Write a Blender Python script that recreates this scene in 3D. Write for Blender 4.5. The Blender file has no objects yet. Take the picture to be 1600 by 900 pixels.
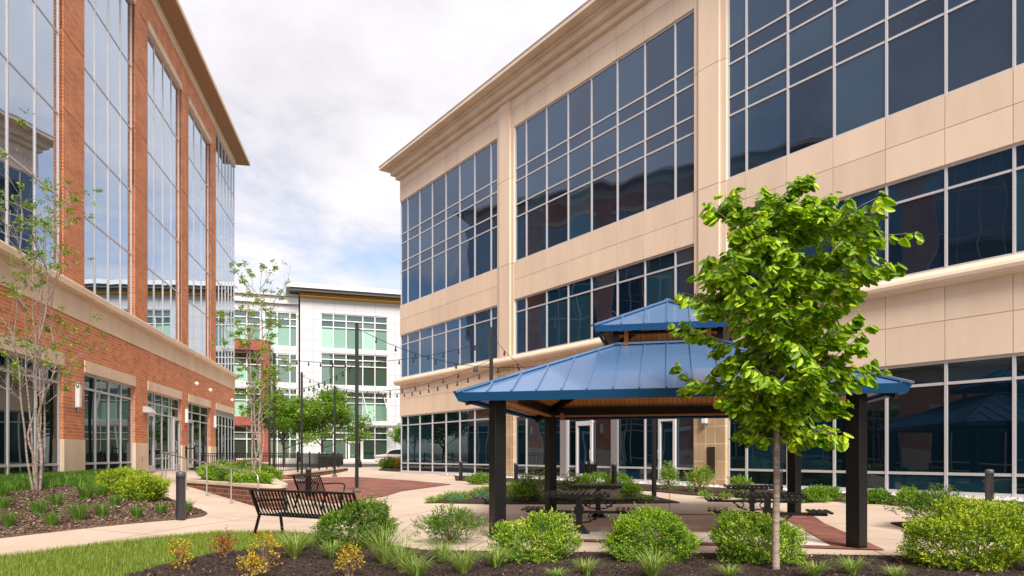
import bpy, bmesh, math, random
import numpy as np
from mathutils import Vector, Matrix
R = math.radians
random.seed(7)
rng = np.random.default_rng(7)

scene = bpy.context.scene
col = scene.collection
# ------------------------------------------------------------------ camera
F = 1067.0; HY = 711.5; CAMZ = 1.45
cam = bpy.data.cameras.new('camera'); camo = bpy.data.objects.new('camera', cam); col.objects.link(camo)
cam.sensor_width = 36; cam.lens = 36*F/1600
cam.shift_x = 0; cam.shift_y = (HY-450)/1600
cam.clip_start = .1; cam.clip_end = 3000
camo.location = (0, 0, CAMZ); camo.rotation_euler = (R(90), 0, 0)
scene.camera = camo
# ------------------------------------------------------------------ sky and sun
SUN_EL = R(40); SUN_AZ = R(164)      # azimuth measured clockwise from +Y: behind the camera
w = bpy.data.worlds.new('World'); scene.world = w; w.use_nodes = True
nt = w.node_tree; nt.nodes.clear()
def N(nt, t, **k):
    n = nt.nodes.new(t)
    for a, b in k.items():
        if a == 'ins':
            for i, v in b.items(): n.inputs[i].default_value = v
        else: setattr(n, a, b)
    return n
def L(nt, a, b): nt.links.new(a, b)
out = N(nt, 'ShaderNodeOutputWorld'); bg = N(nt, 'ShaderNodeBackground', ins={1: .1}); L(nt, bg.outputs[0], out.inputs[0])
sky = N(nt, 'ShaderNodeTexSky', sky_type='NISHITA', sun_disc=False, sun_elevation=SUN_EL, sun_rotation=SUN_AZ, altitude=50, air_density=1.0, dust_density=1.2, ozone_density=1.5)
tc = N(nt, 'ShaderNodeTexCoord')
sep = N(nt, 'ShaderNodeSeparateXYZ'); L(nt, tc.outputs['Generated'], sep.inputs[0])
def M(op, a, b=None, c=None, clamp=False, nt=nt):
    n = nt.nodes.new('ShaderNodeMath'); n.operation = op; n.use_clamp = clamp
    for i, v in enumerate((a, b, c)):
        if v is None: continue
        if isinstance(v, (int, float)): n.inputs[i].default_value = v
        else: nt.links.new(v, n.inputs[i])
    return n.outputs[0]
zc = M('MAXIMUM', sep.outputs[2], 0.0)
den = M('ADD', zc, .16)
cx = M('DIVIDE', sep.outputs[0], den); cy = M('DIVIDE', sep.outputs[1], den)
cmb = N(nt, 'ShaderNodeCombineXYZ'); L(nt, cx, cmb.inputs[0]); L(nt, cy, cmb.inputs[1])
n1 = N(nt, 'ShaderNodeTexNoise', ins={'Scale': 1.1, 'Detail': 7.0, 'Roughness': .58, 'Distortion': .4}); L(nt, cmb.outputs[0], n1.inputs['Vector'])
n2 = N(nt, 'ShaderNodeTexNoise', ins={'Scale': 3.2, 'Detail': 6.0, 'Roughness': .6, 'Distortion': .3}); L(nt, cmb.outputs[0], n2.inputs['Vector'])
mx = M('ADD', M('MULTIPLY', n1.outputs[0], .7), M('MULTIPLY', n2.outputs[0], .3))
lift = M('MULTIPLY', zc, .75)                      # more cloud higher up, a clearer band low in the sky
mr = N(nt, 'ShaderNodeMapRange', interpolation_type='SMOOTHSTEP', ins={1: .51, 2: .80}); L(nt, M('ADD', mx, lift), mr.inputs[0])
shade = N(nt, 'ShaderNodeMapRange', ins={1: .38, 2: .60, 3: 4.1, 4: 5.7}); L(nt, mx, shade.inputs[0])
cl = N(nt, 'ShaderNodeVectorMath', operation='SCALE'); cl.inputs[0].default_value = (1.0, .975, 1.03); L(nt, shade.outputs[0], cl.inputs['Scale'])
skb = N(nt, 'ShaderNodeVectorMath', operation='SCALE'); L(nt, sky.outputs[0], skb.inputs[0]); skb.inputs['Scale'].default_value = 1.1
mix = N(nt, 'ShaderNodeMix', data_type='RGBA'); L(nt, mr.outputs[0], mix.inputs[0]); L(nt, skb.outputs[0], mix.inputs[6]); L(nt, cl.outputs[0], mix.inputs[7])
L(nt, mix.outputs[2], bg.inputs[0])
sun = bpy.data.lights.new('sun', 'SUN'); sun.energy = 3.2; sun.angle = R(20); sun.color = (1, .93, .82)
suno = bpy.data.objects.new('sun', sun); col.objects.link(suno)
sd = Vector((math.sin(SUN_AZ)*math.cos(SUN_EL), math.cos(SUN_AZ)*math.cos(SUN_EL), math.sin(SUN_EL)))
suno.rotation_euler = sd.to_track_quat('Z', 'Y').to_euler()
scene.view_settings.view_transform = 'Standard'; scene.view_settings.look = 'None'
scene.view_settings.exposure = 0.92; scene.view_settings.gamma = 1
scene.view_settings.use_curve_mapping = False
scene.cycles.use_denoising = True
scene.cycles.max_bounces = 6

# ------------------------------------------------------------------ materials
MATS = {}
def mat(name, color, rough=.6, metal=0, spec=.5, coat=0):
    m = bpy.data.materials.new(name); m.use_nodes = True
    b = m.node_tree.nodes['Principled BSDF']
    b.inputs['Base Color'].default_value = (*color, 1); b.inputs['Roughness'].default_value = rough
    b.inputs['Metallic'].default_value = metal; b.inputs['Specular IOR Level'].default_value = spec
    b.inputs['Coat Weight'].default_value = coat
    MATS[name] = m
    return m
def bsdf(m): return m.node_tree.nodes['Principled BSDF']
def mottle(m, c1, c2, scale=4, detail=5, bump=0, bscale=60, bdist=.01, lo=.35, hi=.65, coord='Object', stretch=(1,1,1)):
    nt = m.node_tree; b = bsdf(m)
    tc = N(nt, 'ShaderNodeTexCoord'); mp = N(nt, 'ShaderNodeMapping'); mp.inputs['Scale'].default_value = stretch
    L(nt, tc.outputs[coord], mp.inputs[0])
    n = N(nt, 'ShaderNodeTexNoise', ins={'Scale': scale, 'Detail': detail, 'Roughness': .6}); L(nt, mp.outputs[0], n.inputs['Vector'])
    r = N(nt, 'ShaderNodeValToRGB'); r.color_ramp.elements[0].position = lo; r.color_ramp.elements[1].position = hi
    r.color_ramp.elements[0].color = (*c1, 1); r.color_ramp.elements[1].color = (*c2, 1)
    L(nt, n.outputs[0], r.inputs[0]); L(nt, r.outputs[0], b.inputs['Base Color'])
    if bump:
        n3 = N(nt, 'ShaderNodeTexNoise', ins={'Scale': bscale, 'Detail': 4.0}); L(nt, tc.outputs[coord], n3.inputs['Vector'])
        bp = N(nt, 'ShaderNodeBump', ins={'Strength': bump, 'Distance': bdist}); L(nt, n3.outputs[0], bp.inputs['Height']); L(nt, bp.outputs[0], b.inputs['Normal'])
    return r.outputs[0]
# beige facade render
stucco = mat('beige_stucco', (.70, .50, .355), .85); mottle(stucco, (.68, .52, .40), (.78, .62, .49), .8, 9, .25, 90, .004, .25, .75, stretch=(1.6, 1.6, .28))
def island_tone(m, lo, hi):
    nt = m.node_tree; b = bsdf(m); src = b.inputs['Base Color'].links[0].from_socket
    g = N(nt, 'ShaderNodeNewGeometry'); mr = N(nt, 'ShaderNodeMapRange', ins={3: lo, 4: hi}); L(nt, g.outputs['Random Per Island'], mr.inputs[0])
    v = N(nt, 'ShaderNodeVectorMath', operation='SCALE'); L(nt, src, v.inputs[0]); L(nt, mr.outputs[0], v.inputs['Scale']); L(nt, v.outputs[0], b.inputs['Base Color'])
island_tone(stucco, .94, 1.04)
cornice_m = mat('cornice_beige', (.58, .43, .30), .8); mottle(cornice_m, (.62, .49, .375), (.74, .585, .46), .8, 5, stretch=(1, 1, .4))
lime = mat('limestone', (.72, .53, .37), .85); mottle(lime, (.70, .52, .37), (.80, .63, .47), 1.1, 6, .25, 80, .004, stretch=(1, 1, .4))
soffit_m = mat('roof_soffit', (.36, .21, .12), .8)
joint = mat('joint_dark', (.16, .12, .09), .9)

def brickmat(name, c1, c2, mortar, bw, bh, ms, horiz=False, diag=False, bump=.4, rough=.85, offset=.5, dirt=.15):
    m = mat(name, c1, rough); nt = m.node_tree; b = bsdf(m)
    tc = N(nt, 'ShaderNodeTexCoord'); s = N(nt, 'ShaderNodeSeparateXYZ'); L(nt, tc.outputs['Object'], s.inputs[0])
    c = N(nt, 'ShaderNodeCombineXYZ')
    if diag: L(nt, M('MULTIPLY', M('SUBTRACT', s.outputs[0], s.outputs[1], nt=nt), .707, nt=nt), c.inputs[0]); L(nt, s.outputs[2], c.inputs[1])
    elif horiz: L(nt, s.outputs[0], c.inputs[0]); L(nt, s.outputs[1], c.inputs[1])
    else: L(nt, M('ADD', s.outputs[0], s.outputs[1], nt=nt), c.inputs[0]); L(nt, s.outputs[2], c.inputs[1])
    br = N(nt, 'ShaderNodeTexBrick', offset=offset); L(nt, c.outputs[0], br.inputs['Vector'])
    for k, v in (('Scale', 1.0), ('Brick Width', bw), ('Row Height', bh), ('Mortar Size', ms), ('Mortar Smooth', .1), ('Bias', 0.0)): br.inputs[k].default_value = v
    br.inputs['Color1'].default_value = (*c1, 1); br.inputs['Color2'].default_value = (*c2, 1); br.inputs['Mortar'].default_value = (*mortar, 1)
    n = N(nt, 'ShaderNodeTexNoise', ins={'Scale': 1.3, 'Detail': 6.0}); L(nt, tc.outputs['Object'], n.inputs['Vector'])
    mr = N(nt, 'ShaderNodeMapRange', ins={1: .3, 2: .7, 3: 1-dirt*1.2, 4: 1+dirt*.8}); L(nt, n.outputs[0], mr.inputs[0])
    v = N(nt, 'ShaderNodeVectorMath', operation='SCALE'); L(nt, br.outputs[0], v.inputs[0]); L(nt, mr.outputs[0], v.inputs['Scale'])
    L(nt, v.outputs[0], b.inputs['Base Color'])
    bp = N(nt, 'ShaderNodeBump', invert=True, ins={'Strength': bump, 'Distance': .01}); L(nt, br.outputs['Fac'], bp.inputs['Height']); L(nt, bp.outputs[0], b.inputs['Normal'])
    return m
brick = brickmat('orange_brick', (.70, .25, .105), (.54, .165, .068), (.72, .46, .30), .40, .10, .008)
brick_dk = brickmat('brown_brick', (.115, .036, .026), (.16, .052, .036), (.27, .16, .12), .40, .13, .014, diag=True)
brick_far = brickmat('red_brick', (.33, .07, .045), (.26, .055, .04), (.28, .12, .09), .40, .10, .008)
stone_tile = brickmat('tan_stone_tile', (.50, .345, .20), (.43, .29, .165), (.66, .52, .37), .42, .62, .016, bump=.3, offset=0)
paver = brickmat('brick_pavers', (.34, .125, .085), (.20, .07, .055), (.13, .07, .06), .24, .12, .010, horiz=True, bump=.4, dirt=.3)
white_panel = brickmat('white_panel', (.50, .49, .53), (.53, .52, .56), (.36, .35, .39), 2.4, 1.25, .03, bump=.1, rough=.5, offset=0, dirt=.02)

conc = mat('concrete_paving', (.60, .50, .41), .85)
def concrete_setup():
    nt = conc.node_tree; b = bsdf(conc)
    c = mottle(conc, (.53, .41, .325), (.62, .495, .40), .9, 8, .15, 120, .004, .3, .7)
    tc = N(nt, 'ShaderNodeTexCoord'); mp = N(nt, 'ShaderNodeMapping'); mp.inputs['Rotation'].default_value = (0, 0, R(13)); L(nt, tc.outputs['Object'], mp.inputs[0])
    br = N(nt, 'ShaderNodeTexBrick', offset=0.0); L(nt, mp.outputs[0], br.inputs['Vector'])
    for k, v in (('Scale', 1.0), ('Brick Width', 3.05), ('Row Height', 2.6), ('Mortar Size', .014), ('Mortar Smooth', 0.0)): br.inputs[k].default_value = v
    mx = N(nt, 'ShaderNodeMix', data_type='RGBA'); mx.inputs[7].default_value = (.24, .18, .14, 1)
    L(nt, br.outputs['Fac'], mx.inputs[0]); L(nt, c, mx.inputs[6])
    n = N(nt, 'ShaderNodeTexNoise', ins={'Scale': .35, 'Detail': 5.0}); L(nt, tc.outputs['Object'], n.inputs['Vector'])
    mr = N(nt, 'ShaderNodeMapRange', ins={1: .3, 2: .7, 3: .84, 4: 1.06}); L(nt, n.outputs[0], mr.inputs[0])
    v = N(nt, 'ShaderNodeVectorMath', operation='SCALE'); L(nt, mx.outputs[2], v.inputs[0]); L(nt, mr.outputs[0], v.inputs['Scale'])
    L(nt, v.outputs[0], b.inputs['Base Color'])
concrete_setup()
cap_m = mat('cast_stone_cap', (.55, .44, .34), .85); mottle(cap_m, (.48, .38, .29), (.6, .48, .38), 2, 6)
mulch = mat('mulch', (.045, .028, .02), .95); mottle(mulch, (.022, .012, .009), (.085, .046, .033), 26, 6, 1.0, 45, .05, .3, .75)
mulch_old = mat('mulch_weathered', (.10, .07, .055), .95); mottle(mulch_old, (.075, .042, .03), (.27, .17, .12), 16, 8, 1.0, 45, .05, .3, .75)
earth = mat('ground_earth', (.08, .11, .035), .95); mottle(earth, (.05, .08, .02), (.11, .13, .05), .5, 8, .5, 30, .05)
turf = mat('turf', (.08, .14, .02), .95); mottle(turf, (.05, .085, .012), (.12, .19, .03), 3, 8, .6, 70, .04)
asphalt = mat('asphalt', (.06, .055, .05), .9)
gravel_m = mat('pale_stone', (.5, .45, .42), .9)

def rnd_ramp(m, stops, trans=.0, rough=.55, attr=False):
    """colour picked per leaf / chip (random per mesh island)"""
    nt = m.node_tree; b = bsdf(m)
    g = N(nt, 'ShaderNodeNewGeometry'); r = N(nt, 'ShaderNodeValToRGB')
    el = r.color_ramp.elements
    while len(el) < len(stops): el.new(.5)
    for e, (p, c) in zip(el, stops): e.position = p; e.color = (*c, 1)
    if attr:
        at = N(nt, 'ShaderNodeAttribute', attribute_name='age'); L(nt, at.outputs['Fac'], r.inputs[0])
    else: L(nt, g.outputs['Random Per Island'], r.inputs[0])
    L(nt, r.outputs[0], b.inputs['Base Color'])
    if trans:
        t = N(nt, 'ShaderNodeBsdfTranslucent'); v = N(nt, 'ShaderNodeVectorMath', operation='MULTIPLY'); v.inputs[1].default_value = (1.25, 1.35, .6)
        L(nt, r.outputs[0], v.inputs[0]); L(nt, v.outputs[0], t.inputs[0])
        ms = N(nt, 'ShaderNodeMixShader', ins={0: trans}); o = nt.nodes['Material Output']
        L(nt, b.outputs[0], ms.inputs[1]); L(nt, t.outputs[0], ms.inputs[2]); L(nt, ms.outputs[0], o.inputs[0])
    b.inputs['Roughness'].default_value = rough
    return m
leaf_linden = rnd_ramp(mat('linden_leaf', (.1, .2, .02)), [(0, (.09, .20, .008)), (.45, (.22, .40, .010)), (.8, (.42, .60, .018)), (1, (.60, .74, .04))], .42, .38)
leaf_spring = rnd_ramp(mat('spring_leaf', (.1, .2, .02)), [(0, (.10, .20, .012)), (.6, (.20, .34, .02)), (1, (.34, .46, .04))], .4)
leaf_tree = rnd_ramp(mat('tree_leaf', (.1, .2, .02)), [(0, (.07, .16, .012)), (.6, (.15, .29, .02)), (1, (.28, .42, .03))], .4)
leaf_yellow = rnd_ramp(mat('yellow_shrub_leaf', (.2, .3, .02)), [(0, (.035, .09, .008)), (.35, (.12, .23, .010)), (.65, (.34, .44, .015)), (1, (.66, .66, .05))], .25, attr=True)
leaf_holly = rnd_ramp(mat('green_gold_leaf', (.2, .3, .02)), [(0, (.030, .09, .008)), (.4, (.10, .24, .010)), (.75, (.30, .44, .015)), (.95, (.55, .60, .04)), (1, (.60, .36, .09))], .25, attr=True)
leaf_cream = rnd_ramp(mat('cream_tipped_leaf', (.2, .3, .02)), [(0, (.035, .10, .010)), (.4, (.13, .28, .012)), (.7, (.34, .47, .025)), (.88, (.74, .66, .24)), (1, (.66, .30, .10))], .25, attr=True)
leaf_olive = rnd_ramp(mat('olive_shrub_leaf', (.2, .3, .02)), [(0, (.022, .065, .008)), (.5, (.075, .17, .010)), (.8, (.20, .30, .018)), (1, (.42, .42, .05))], .25, attr=True)
leaf_fire = rnd_ramp(mat('red_yellow_leaf', (.3, .2, .02)), [(0, (.14, .22, .02)), (.35, (.50, .45, .02)), (.65, (.62, .42, .03)), (.8, (.42, .10, .03)), (1, (.30, .05, .03))], .3)
leaf_red = rnd_ramp(mat('orange_red_leaf', (.3, .2, .02)), [(0, (.22, .12, .02)), (.3, (.42, .10, .03)), (.8, (.30, .06, .03)), (1, (.5, .35, .03))], .3)
leaf_cover = rnd_ramp(mat('ground_cover_leaf', (.2, .3, .02)), [(0, (.05, .16, .03)), (.5, (.16, .30, .03)), (1, (.42, .48, .04))], .3)
leaf_blue = rnd_ramp(mat('blue_green_leaf', (.2, .3, .02)), [(0, (.05, .18, .09)), (1, (.16, .36, .17))], .3)
grass_leaf = rnd_ramp(mat('grass_blade', (.1, .2, .02)), [(0, (.09, .17, .02)), (.5, (.22, .34, .05)), (.88, (.40, .48, .14)), (1, (.55, .48, .22))], .3)
lawn_leaf = rnd_ramp(mat('lawn_blade', (.1, .2, .02)), [(0, (.08, .14, .010)), (.55, (.18, .27, .016)), (.9, (.32, .37, .04)), (1, (.46, .36, .15))], .3)
lily_leaf = rnd_ramp(mat('turf_lily_blade', (.1, .2, .02)), [(0, (.05, .13, .015)), (.6, (.11, .25, .02)), (1, (.22, .36, .04))], .25)
chip_m = rnd_ramp(mat('mulch_chip', (.1, .05, .03)), [(0, (.014, .008, .006)), (.65, (.045, .026, .019)), (.93, (.10, .062, .045)), (1, (.28, .20, .15))], 0, .9)
chip_old = rnd_ramp(mat('mulch_chip_weathered', (.1, .05, .03)), [(0, (.06, .034, .024)), (.6, (.19, .12, .085)), (.9, (.36, .25, .19)), (1, (.55, .42, .33))], 0, .9)
pebble_m = rnd_ramp(mat('white_pebble', (.5, .5, .5)), [(0, (.30, .25, .22)), (.5, (.55, .48, .45)), (1, (.75, .72, .70))], 0, .8)
bark = mat('pale_bark', (.36, .28, .25), .9); mottle(bark, (.15, .11, .095), (.40, .32, .28), 5, 6, .5, 40, .01, stretch=(1, 1, 5))
bark_linden = mat('smooth_grey_bark', (.36, .30, .27), .85); mottle(bark_linden, (.17, .13, .10), (.40, .31, .26), 4, 6, .5, 30, .008, stretch=(1, 1, 7))
bark_dk = mat('dark_bark', (.08, .06, .05), .9)
twig = mat('twig', (.16, .10, .07), .9)

alu = mat('aluminium_frame', (.60, .58, .60), .45, .35)
alu_dk = mat('grey_metal', (.36, .35, .37), .45, .5)
door_white = mat('white_door_frame', (.68, .66, .68), .4, .2)
black = mat('black_paint', (.006, .006, .006), .3, 0, .45); 
post_m = mat('black_post_paint', (.004, .004, .005), .36, 0, .35)
bollard_m = mat('bollard_grey', (.10, .10, .125), .5, .3)
rail_m = mat('brushed_rail', (.50, .47, .47), .35, .8)
blue_roof = mat('blue_metal_roof', (.12, .235, .45), .25, .35, .7, .6); 
blue_trim = mat('blue_trim', (.012, .085, .22), .35, .2)
wood = brickmat('orange_wood_boards', (.74, .36, .12), (.64, .29, .09), (.22, .08, .03), .115, 6.0, .006, horiz=True, bump=.2, rough=.55, offset=0)
wood_plain = mat('stained_wood', (.40, .16, .05), .6)
wood_gold = mat('golden_wood', (.70, .36, .06), .6)
lampw = mat('white_lamp_lens', (.80, .80, .82), .3)
whitep = mat('white_paint', (.70, .70, .70), .3, 0, .5, .4)
rubber = mat('rubber', (.02, .02, .02), .8)
carglass = mat('car_glass', (.02, .025, .03), .05)
red_m = mat('red_lens', (.5, .02, .02), .3)
bronze = mat('dark_plaque', (.05, .035, .025), .5, .4)

def glass(name, dark, refl_lo, refl_hi, tint=(1, 1, 1), wob=.35, per_pane=None, wscale=.5):
    """coated opaque-looking glazing: dark body plus a mirror coat that grows with the angle of view"""
    m = bpy.data.materials.new(name); m.use_nodes = True; nt = m.node_tree; nt.nodes.clear()
    o = N(nt, 'ShaderNodeOutputMaterial'); ms = N(nt, 'ShaderNodeMixShader'); L(nt, ms.outputs[0], o.inputs[0])
    d = N(nt, 'ShaderNodeBsdfDiffuse'); d.inputs[0].default_value = (*dark, 1); g = N(nt, 'ShaderNodeBsdfGlossy'); g.inputs[0].default_value = (*tint, 1); g.inputs['Roughness'].default_value = .0
    lw = N(nt, 'ShaderNodeLayerWeight', ins={0: .35}); mr = N(nt, 'ShaderNodeMapRange', ins={1: 0.0, 2: 1.0, 3: refl_lo, 4: refl_hi}); L(nt, lw.outputs['Facing'], mr.inputs[0])
    L(nt, mr.outputs[0], ms.inputs[0]); L(nt, d.outputs[0], ms.inputs[1]); L(nt, g.outputs[0], ms.inputs[2])
    tc = N(nt, 'ShaderNodeTexCoord'); geo = N(nt, 'ShaderNodeNewGeometry')
    off = N(nt, 'ShaderNodeVectorMath', operation='SCALE'); off.inputs[0].default_value = (37, 21, 13); L(nt, geo.outputs['Random Per Island'], off.inputs['Scale'])
    ad = N(nt, 'ShaderNodeVectorMath', operation='ADD'); L(nt, tc.outputs['Object'], ad.inputs[0]); L(nt, off.outputs[0], ad.inputs[1])
    n = N(nt, 'ShaderNodeTexNoise', ins={'Scale': wscale, 'Detail': 1.0}); L(nt, ad.outputs[0], n.inputs['Vector'])
    bp = N(nt, 'ShaderNodeBump', ins={'Strength': wob, 'Distance': .05}); L(nt, n.outputs[0], bp.inputs['Height']); L(nt, bp.outputs[0], g.inputs['Normal'])
    if per_pane:
        r = N(nt, 'ShaderNodeValToRGB'); el = r.color_ramp.elements; r.color_ramp.interpolation = 'CONSTANT'
        while len(el) < len(per_pane): el.new(.5)
        for e, (p, c) in zip(el, per_pane): e.position = p; e.color = (*c, 1)
        L(nt, geo.outputs['Random Per Island'], r.inputs[0]); L(nt, r.outputs[0], d.inputs[0])
    MATS[name] = m
    return m
gl_right = glass('blue_glass', (.004, .016, .030), .05, .38, (.66, .77, 1.0), .45, [(0, (.003, .014, .030)), (.35, (.006, .028, .055)), (.7, (.003, .010, .020)), (.88, (.014, .042, .07))])
gl_right_low = glass('dark_blue_glass', (.003, .010, .018), .045, .34, (.75, .88, 1.0), .30, [(0, (.002, .008, .014)), (.4, (.003, .016, .030)), (.75, (.002, .006, .010)), (.92, (.006, .024, .038))])
gl_left = glass('mirror_blue_glass', (.010, .025, .045), .30, .95, (.80, .89, 1.0), .10)
gl_left_low = glass('shop_glass', (.004, .010, .013), .05, .28, (.85, .95, .95), .15)
gl_far_lo = glass('green_glass_pale', (.2, .4, .3), .06, .5, (.9, 1, .95), .1, [(0, (.04, .10, .075)), (.3, (.30, .50, .40)), (.7, (.20, .34, .28)), (.85, (.12, .22, .17))])
gl_far_hi = glass('green_glass_dark', (.03, .06, .045), .10, .5, (.9, 1, .95), .1, [(0, (.02, .04, .03)), (.5, (.07, .12, .095)), (.8, (.03, .06, .045))])

# ------------------------------------------------------------------ mesh helpers
class MB:
    def __init__(s): s.v = []; s.f = []; s.m = []; s.mats = []
    def mi(s, m):
        if m not in s.mats: s.mats.append(m)
        return s.mats.index(m)
    def add(s, vs, fs, m=None):
        b = len(s.v); s.v += [tuple(p) for p in vs]; i = s.mi(m) if m is not None else 0
        for f in fs: s.f.append([b+k for k in f]); s.m.append(i)
        return s
    def box(s, x0, x1, y0, y1, z0, z1, m=None, X=None):
        vs = [(x, y, z) for z in (z0, z1) for y in (y0, y1) for x in (x0, x1)]
        if X is not None: vs = [X @ Vector(v) for v in vs]
        return s.add(vs, [(0, 2, 3, 1), (4, 5, 7, 6), (0, 1, 5, 4), (2, 6, 7, 3), (0, 4, 6, 2), (1, 3, 7, 5)], m)
    def quad(s, a, b, c, d, m=None): return s.add([a, b, c, d], [(0, 1, 2, 3)], m)
    def beam(s, a, b, w, h, m=None, up=(0, 0, 1)):
        a = Vector(a); b = Vector(b); d = (b-a).normalized(); u = Vector(up)
        x = d.cross(u)
        if x.length < 1e-4: x = d.cross(Vector((1, 0, 0)))
        x.normalize(); z = x.cross(d)
        vs = []
        for p in (a, b):
            for sx, sz in ((-1, -1), (1, -1), (1, 1), (-1, 1)): vs.append(p+x*(sx*w/2)+z*(sz*h/2))
        return s.add(vs, [(0, 3, 2, 1), (4, 5, 6, 7), (0, 1, 5, 4), (1, 2, 6, 5), (2, 3, 7, 6), (3, 0, 4, 7)], m)
    def tube(s, pts, rad, n=8, m=None, cap=True):
        pts = [Vector(p) for p in pts]; k = len(pts)
        if not hasattr(rad, '__len__'): rad = [rad]*k
        rings = []; prev = None
        for i, p in enumerate(pts):
            d = (pts[min(i+1, k-1)]-pts[max(i-1, 0)])
            d = d.normalized() if d.length > 1e-9 else Vector((0, 0, 1))
            if prev is None:
                x = d.cross(Vector((0, 0, 1)))
                if x.length < 1e-3: x = d.cross(Vector((1, 0, 0)))
            else:
                x = prev-d*prev.dot(d)
                if x.length < 1e-4: x = d.cross(Vector((0, 0, 1)))
            x.normalize(); prev = x; y = d.cross(x)
            rings.append([p+(x*math.cos(2*math.pi*j/n)+y*math.sin(2*math.pi*j/n))*rad[i] for j in range(n)])
        vs = [q for r in rings for q in r]; fs = []
        for i in range(k-1):
            for j in range(n):
                fs.append((i*n+j, i*n+(j+1) % n, (i+1)*n+(j+1) % n, (i+1)*n+j))
        if cap: fs.append(tuple(range(n))[::-1]); fs.append(tuple((k-1)*n+j for j in range(n)))
        return s.add(vs, fs, m)
    def lathe(s, prof, n=16, c=(0, 0, 0), m=None):
        vs = []; fs = []; k = len(prof)
        for r, z in prof:
            for j in range(n): a = 2*math.pi*j/n; vs.append((c[0]+r*math.cos(a), c[1]+r*math.sin(a), c[2]+z))
        for i in range(k-1):
            for j in range(n): fs.append((i*n+j, i*n+(j+1) % n, (i+1)*n+(j+1) % n, (i+1)*n+j))
        fs.append(tuple(range(n))[::-1]); fs.append(tuple((k-1)*n+j for j in range(n)))
        return s.add(vs, fs, m)
    def prism(s, poly, a0, a1, axis='x', m=None):
        """extrude a 2D outline along an axis: axis x -> outline in (y,z)"""
        n = len(poly)
        def P(a, p): return (a, p[0], p[1]) if axis == 'x' else ((p[0], a, p[1]) if axis == 'y' else (p[0], p[1], a))
        vs = [P(a0, p) for p in poly]+[P(a1, p) for p in poly]
        fs = [tuple(range(n))[::-1], tuple(range(n, 2*n))]+[(i, (i+1) % n, n+(i+1) % n, n+i) for i in range(n)]
        return s.add(vs, fs, m)
    def build(s, name, m=None, parent=None, smooth=False, bevel=0, loc=None, rot=None):
        me = bpy.data.meshes.new(name); me.from_pydata(s.v, [], s.f)
        if s.mats and s.mats[0] is not None:
            for k in s.mats: me.materials.append(k)
            me.polygons.foreach_set('material_index', s.m)
        else: me.materials.append(m)
        me.update()
        o = bpy.data.objects.new(name, me); col.objects.link(o)
        bm = bmesh.new(); bm.from_mesh(me); bmesh.ops.recalc_face_normals(bm, faces=bm.faces); bm.to_mesh(me); bm.free()
        if smooth: me.polygons.foreach_set('use_smooth', [True]*len(me.polygons))
        if bevel:
            b = o.modifiers.new('bevel', 'BEVEL'); b.width = bevel; b.segments = 2; b.limit_method = 'ANGLE'
        if parent: o.parent = parent
        if loc is not None: o.location = loc
        if rot is not None: o.rotation_euler = rot
        return o
def mesh_np(name, V, Fq, m, parent=None, age=None):
    me = bpy.data.meshes.new(name); V = np.asarray(V, dtype=np.float32); Fq = np.asarray(Fq, dtype=np.int32)
    k = Fq.shape[1]
    me.vertices.add(len(V)); me.vertices.foreach_set('co', V.ravel())
    me.loops.add(Fq.size); me.loops.foreach_set('vertex_index', Fq.ravel())
    me.polygons.add(len(Fq)); me.polygons.foreach_set('loop_start', np.arange(0, Fq.size, k, dtype=np.int32))
    me.update(calc_edges=True); me.materials.append(m)
    if age is not None:
        at = me.attributes.new('age', 'FLOAT', 'FACE'); at.data.foreach_set('value', np.asarray(age, dtype=np.float32))
    o = bpy.data.objects.new(name, me); col.objects.link(o)
    if parent: o.parent = parent
    return o
def tag(o, label=None, cat=None, group=None, kind=None):
    if label: o['label'] = label
    if cat: o['category'] = cat
    if group: o['group'] = group
    if kind: o['kind'] = kind
    return o
def thing(name, label, cat, loc=(0, 0, 0), rz=0, group=None):
    o = bpy.data.objects.new(name, None); col.objects.link(o); o.empty_display_size = .2
    o.location = loc; o.rotation_euler = (0, 0, rz)
    return tag(o, label, cat, group)
def dup(root, loc, rz, label, group=None, scale=1):
    r = root.copy(); col.objects.link(r); r.location = loc; r.rotation_euler = (0, 0, rz); r.scale = (scale,)*3 if not hasattr(scale, '__len__') else scale
    r['label'] = label
    if group: r['group'] = group
    for ch in list(root.children):
        c = ch.copy(); col.objects.link(c); c.parent = r
        for g in list(ch.children):
            d = g.copy(); col.objects.link(d); d.parent = c
    return r

# ------------------------------------------------------------------ the lie of the land
FR_P = Vector((12.5, 16.67)); FR_N = Vector((-.8091, -.5877))           # right facade line
FL_P = Vector((-13.3, 21.2)); FL_N = Vector((.9815, .191))              # left facade line
def clamp(v, a=0., b=1.): return max(a, min(b, v))
def sm(v, a, b): t = clamp((v-a)/(b-a)); return t*t*(3-2*t)
def G(x, y):
    zp = .30*clamp((y-17.5)/4.5)
    if y > 45: zp = .30+.30*clamp((y-45)/35)
    dr = (FR_P.x-x)*-FR_N.x+(FR_P.y-y)*-FR_N.y
    zb = .35*clamp((6-dr)/4.5) if dr > -40 and y < 46 else 0
    dl = (x-FL_P.x)*FL_N.x+(y-FL_P.y)*FL_N.y
    wy = sm(y, 9.5, 16)*(1-sm(y, 28, 31.5))
    zl = (.06+.73*clamp((-6-x)/6.3))*wy if x < -4 else .06*wy*clamp((-x-2)/2)
    zs = .79*clamp((3-dl)/1.2)*sm(y, 12, 17)*(1-sm(y, 30, 33)) if x < 0 else 0
    return max(zp, zb, zl, zs)
def ray(px, py, Z): return Vector(((px-800)/F*Z, Z, CAMZ-(py-HY)/F*Z))
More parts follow.
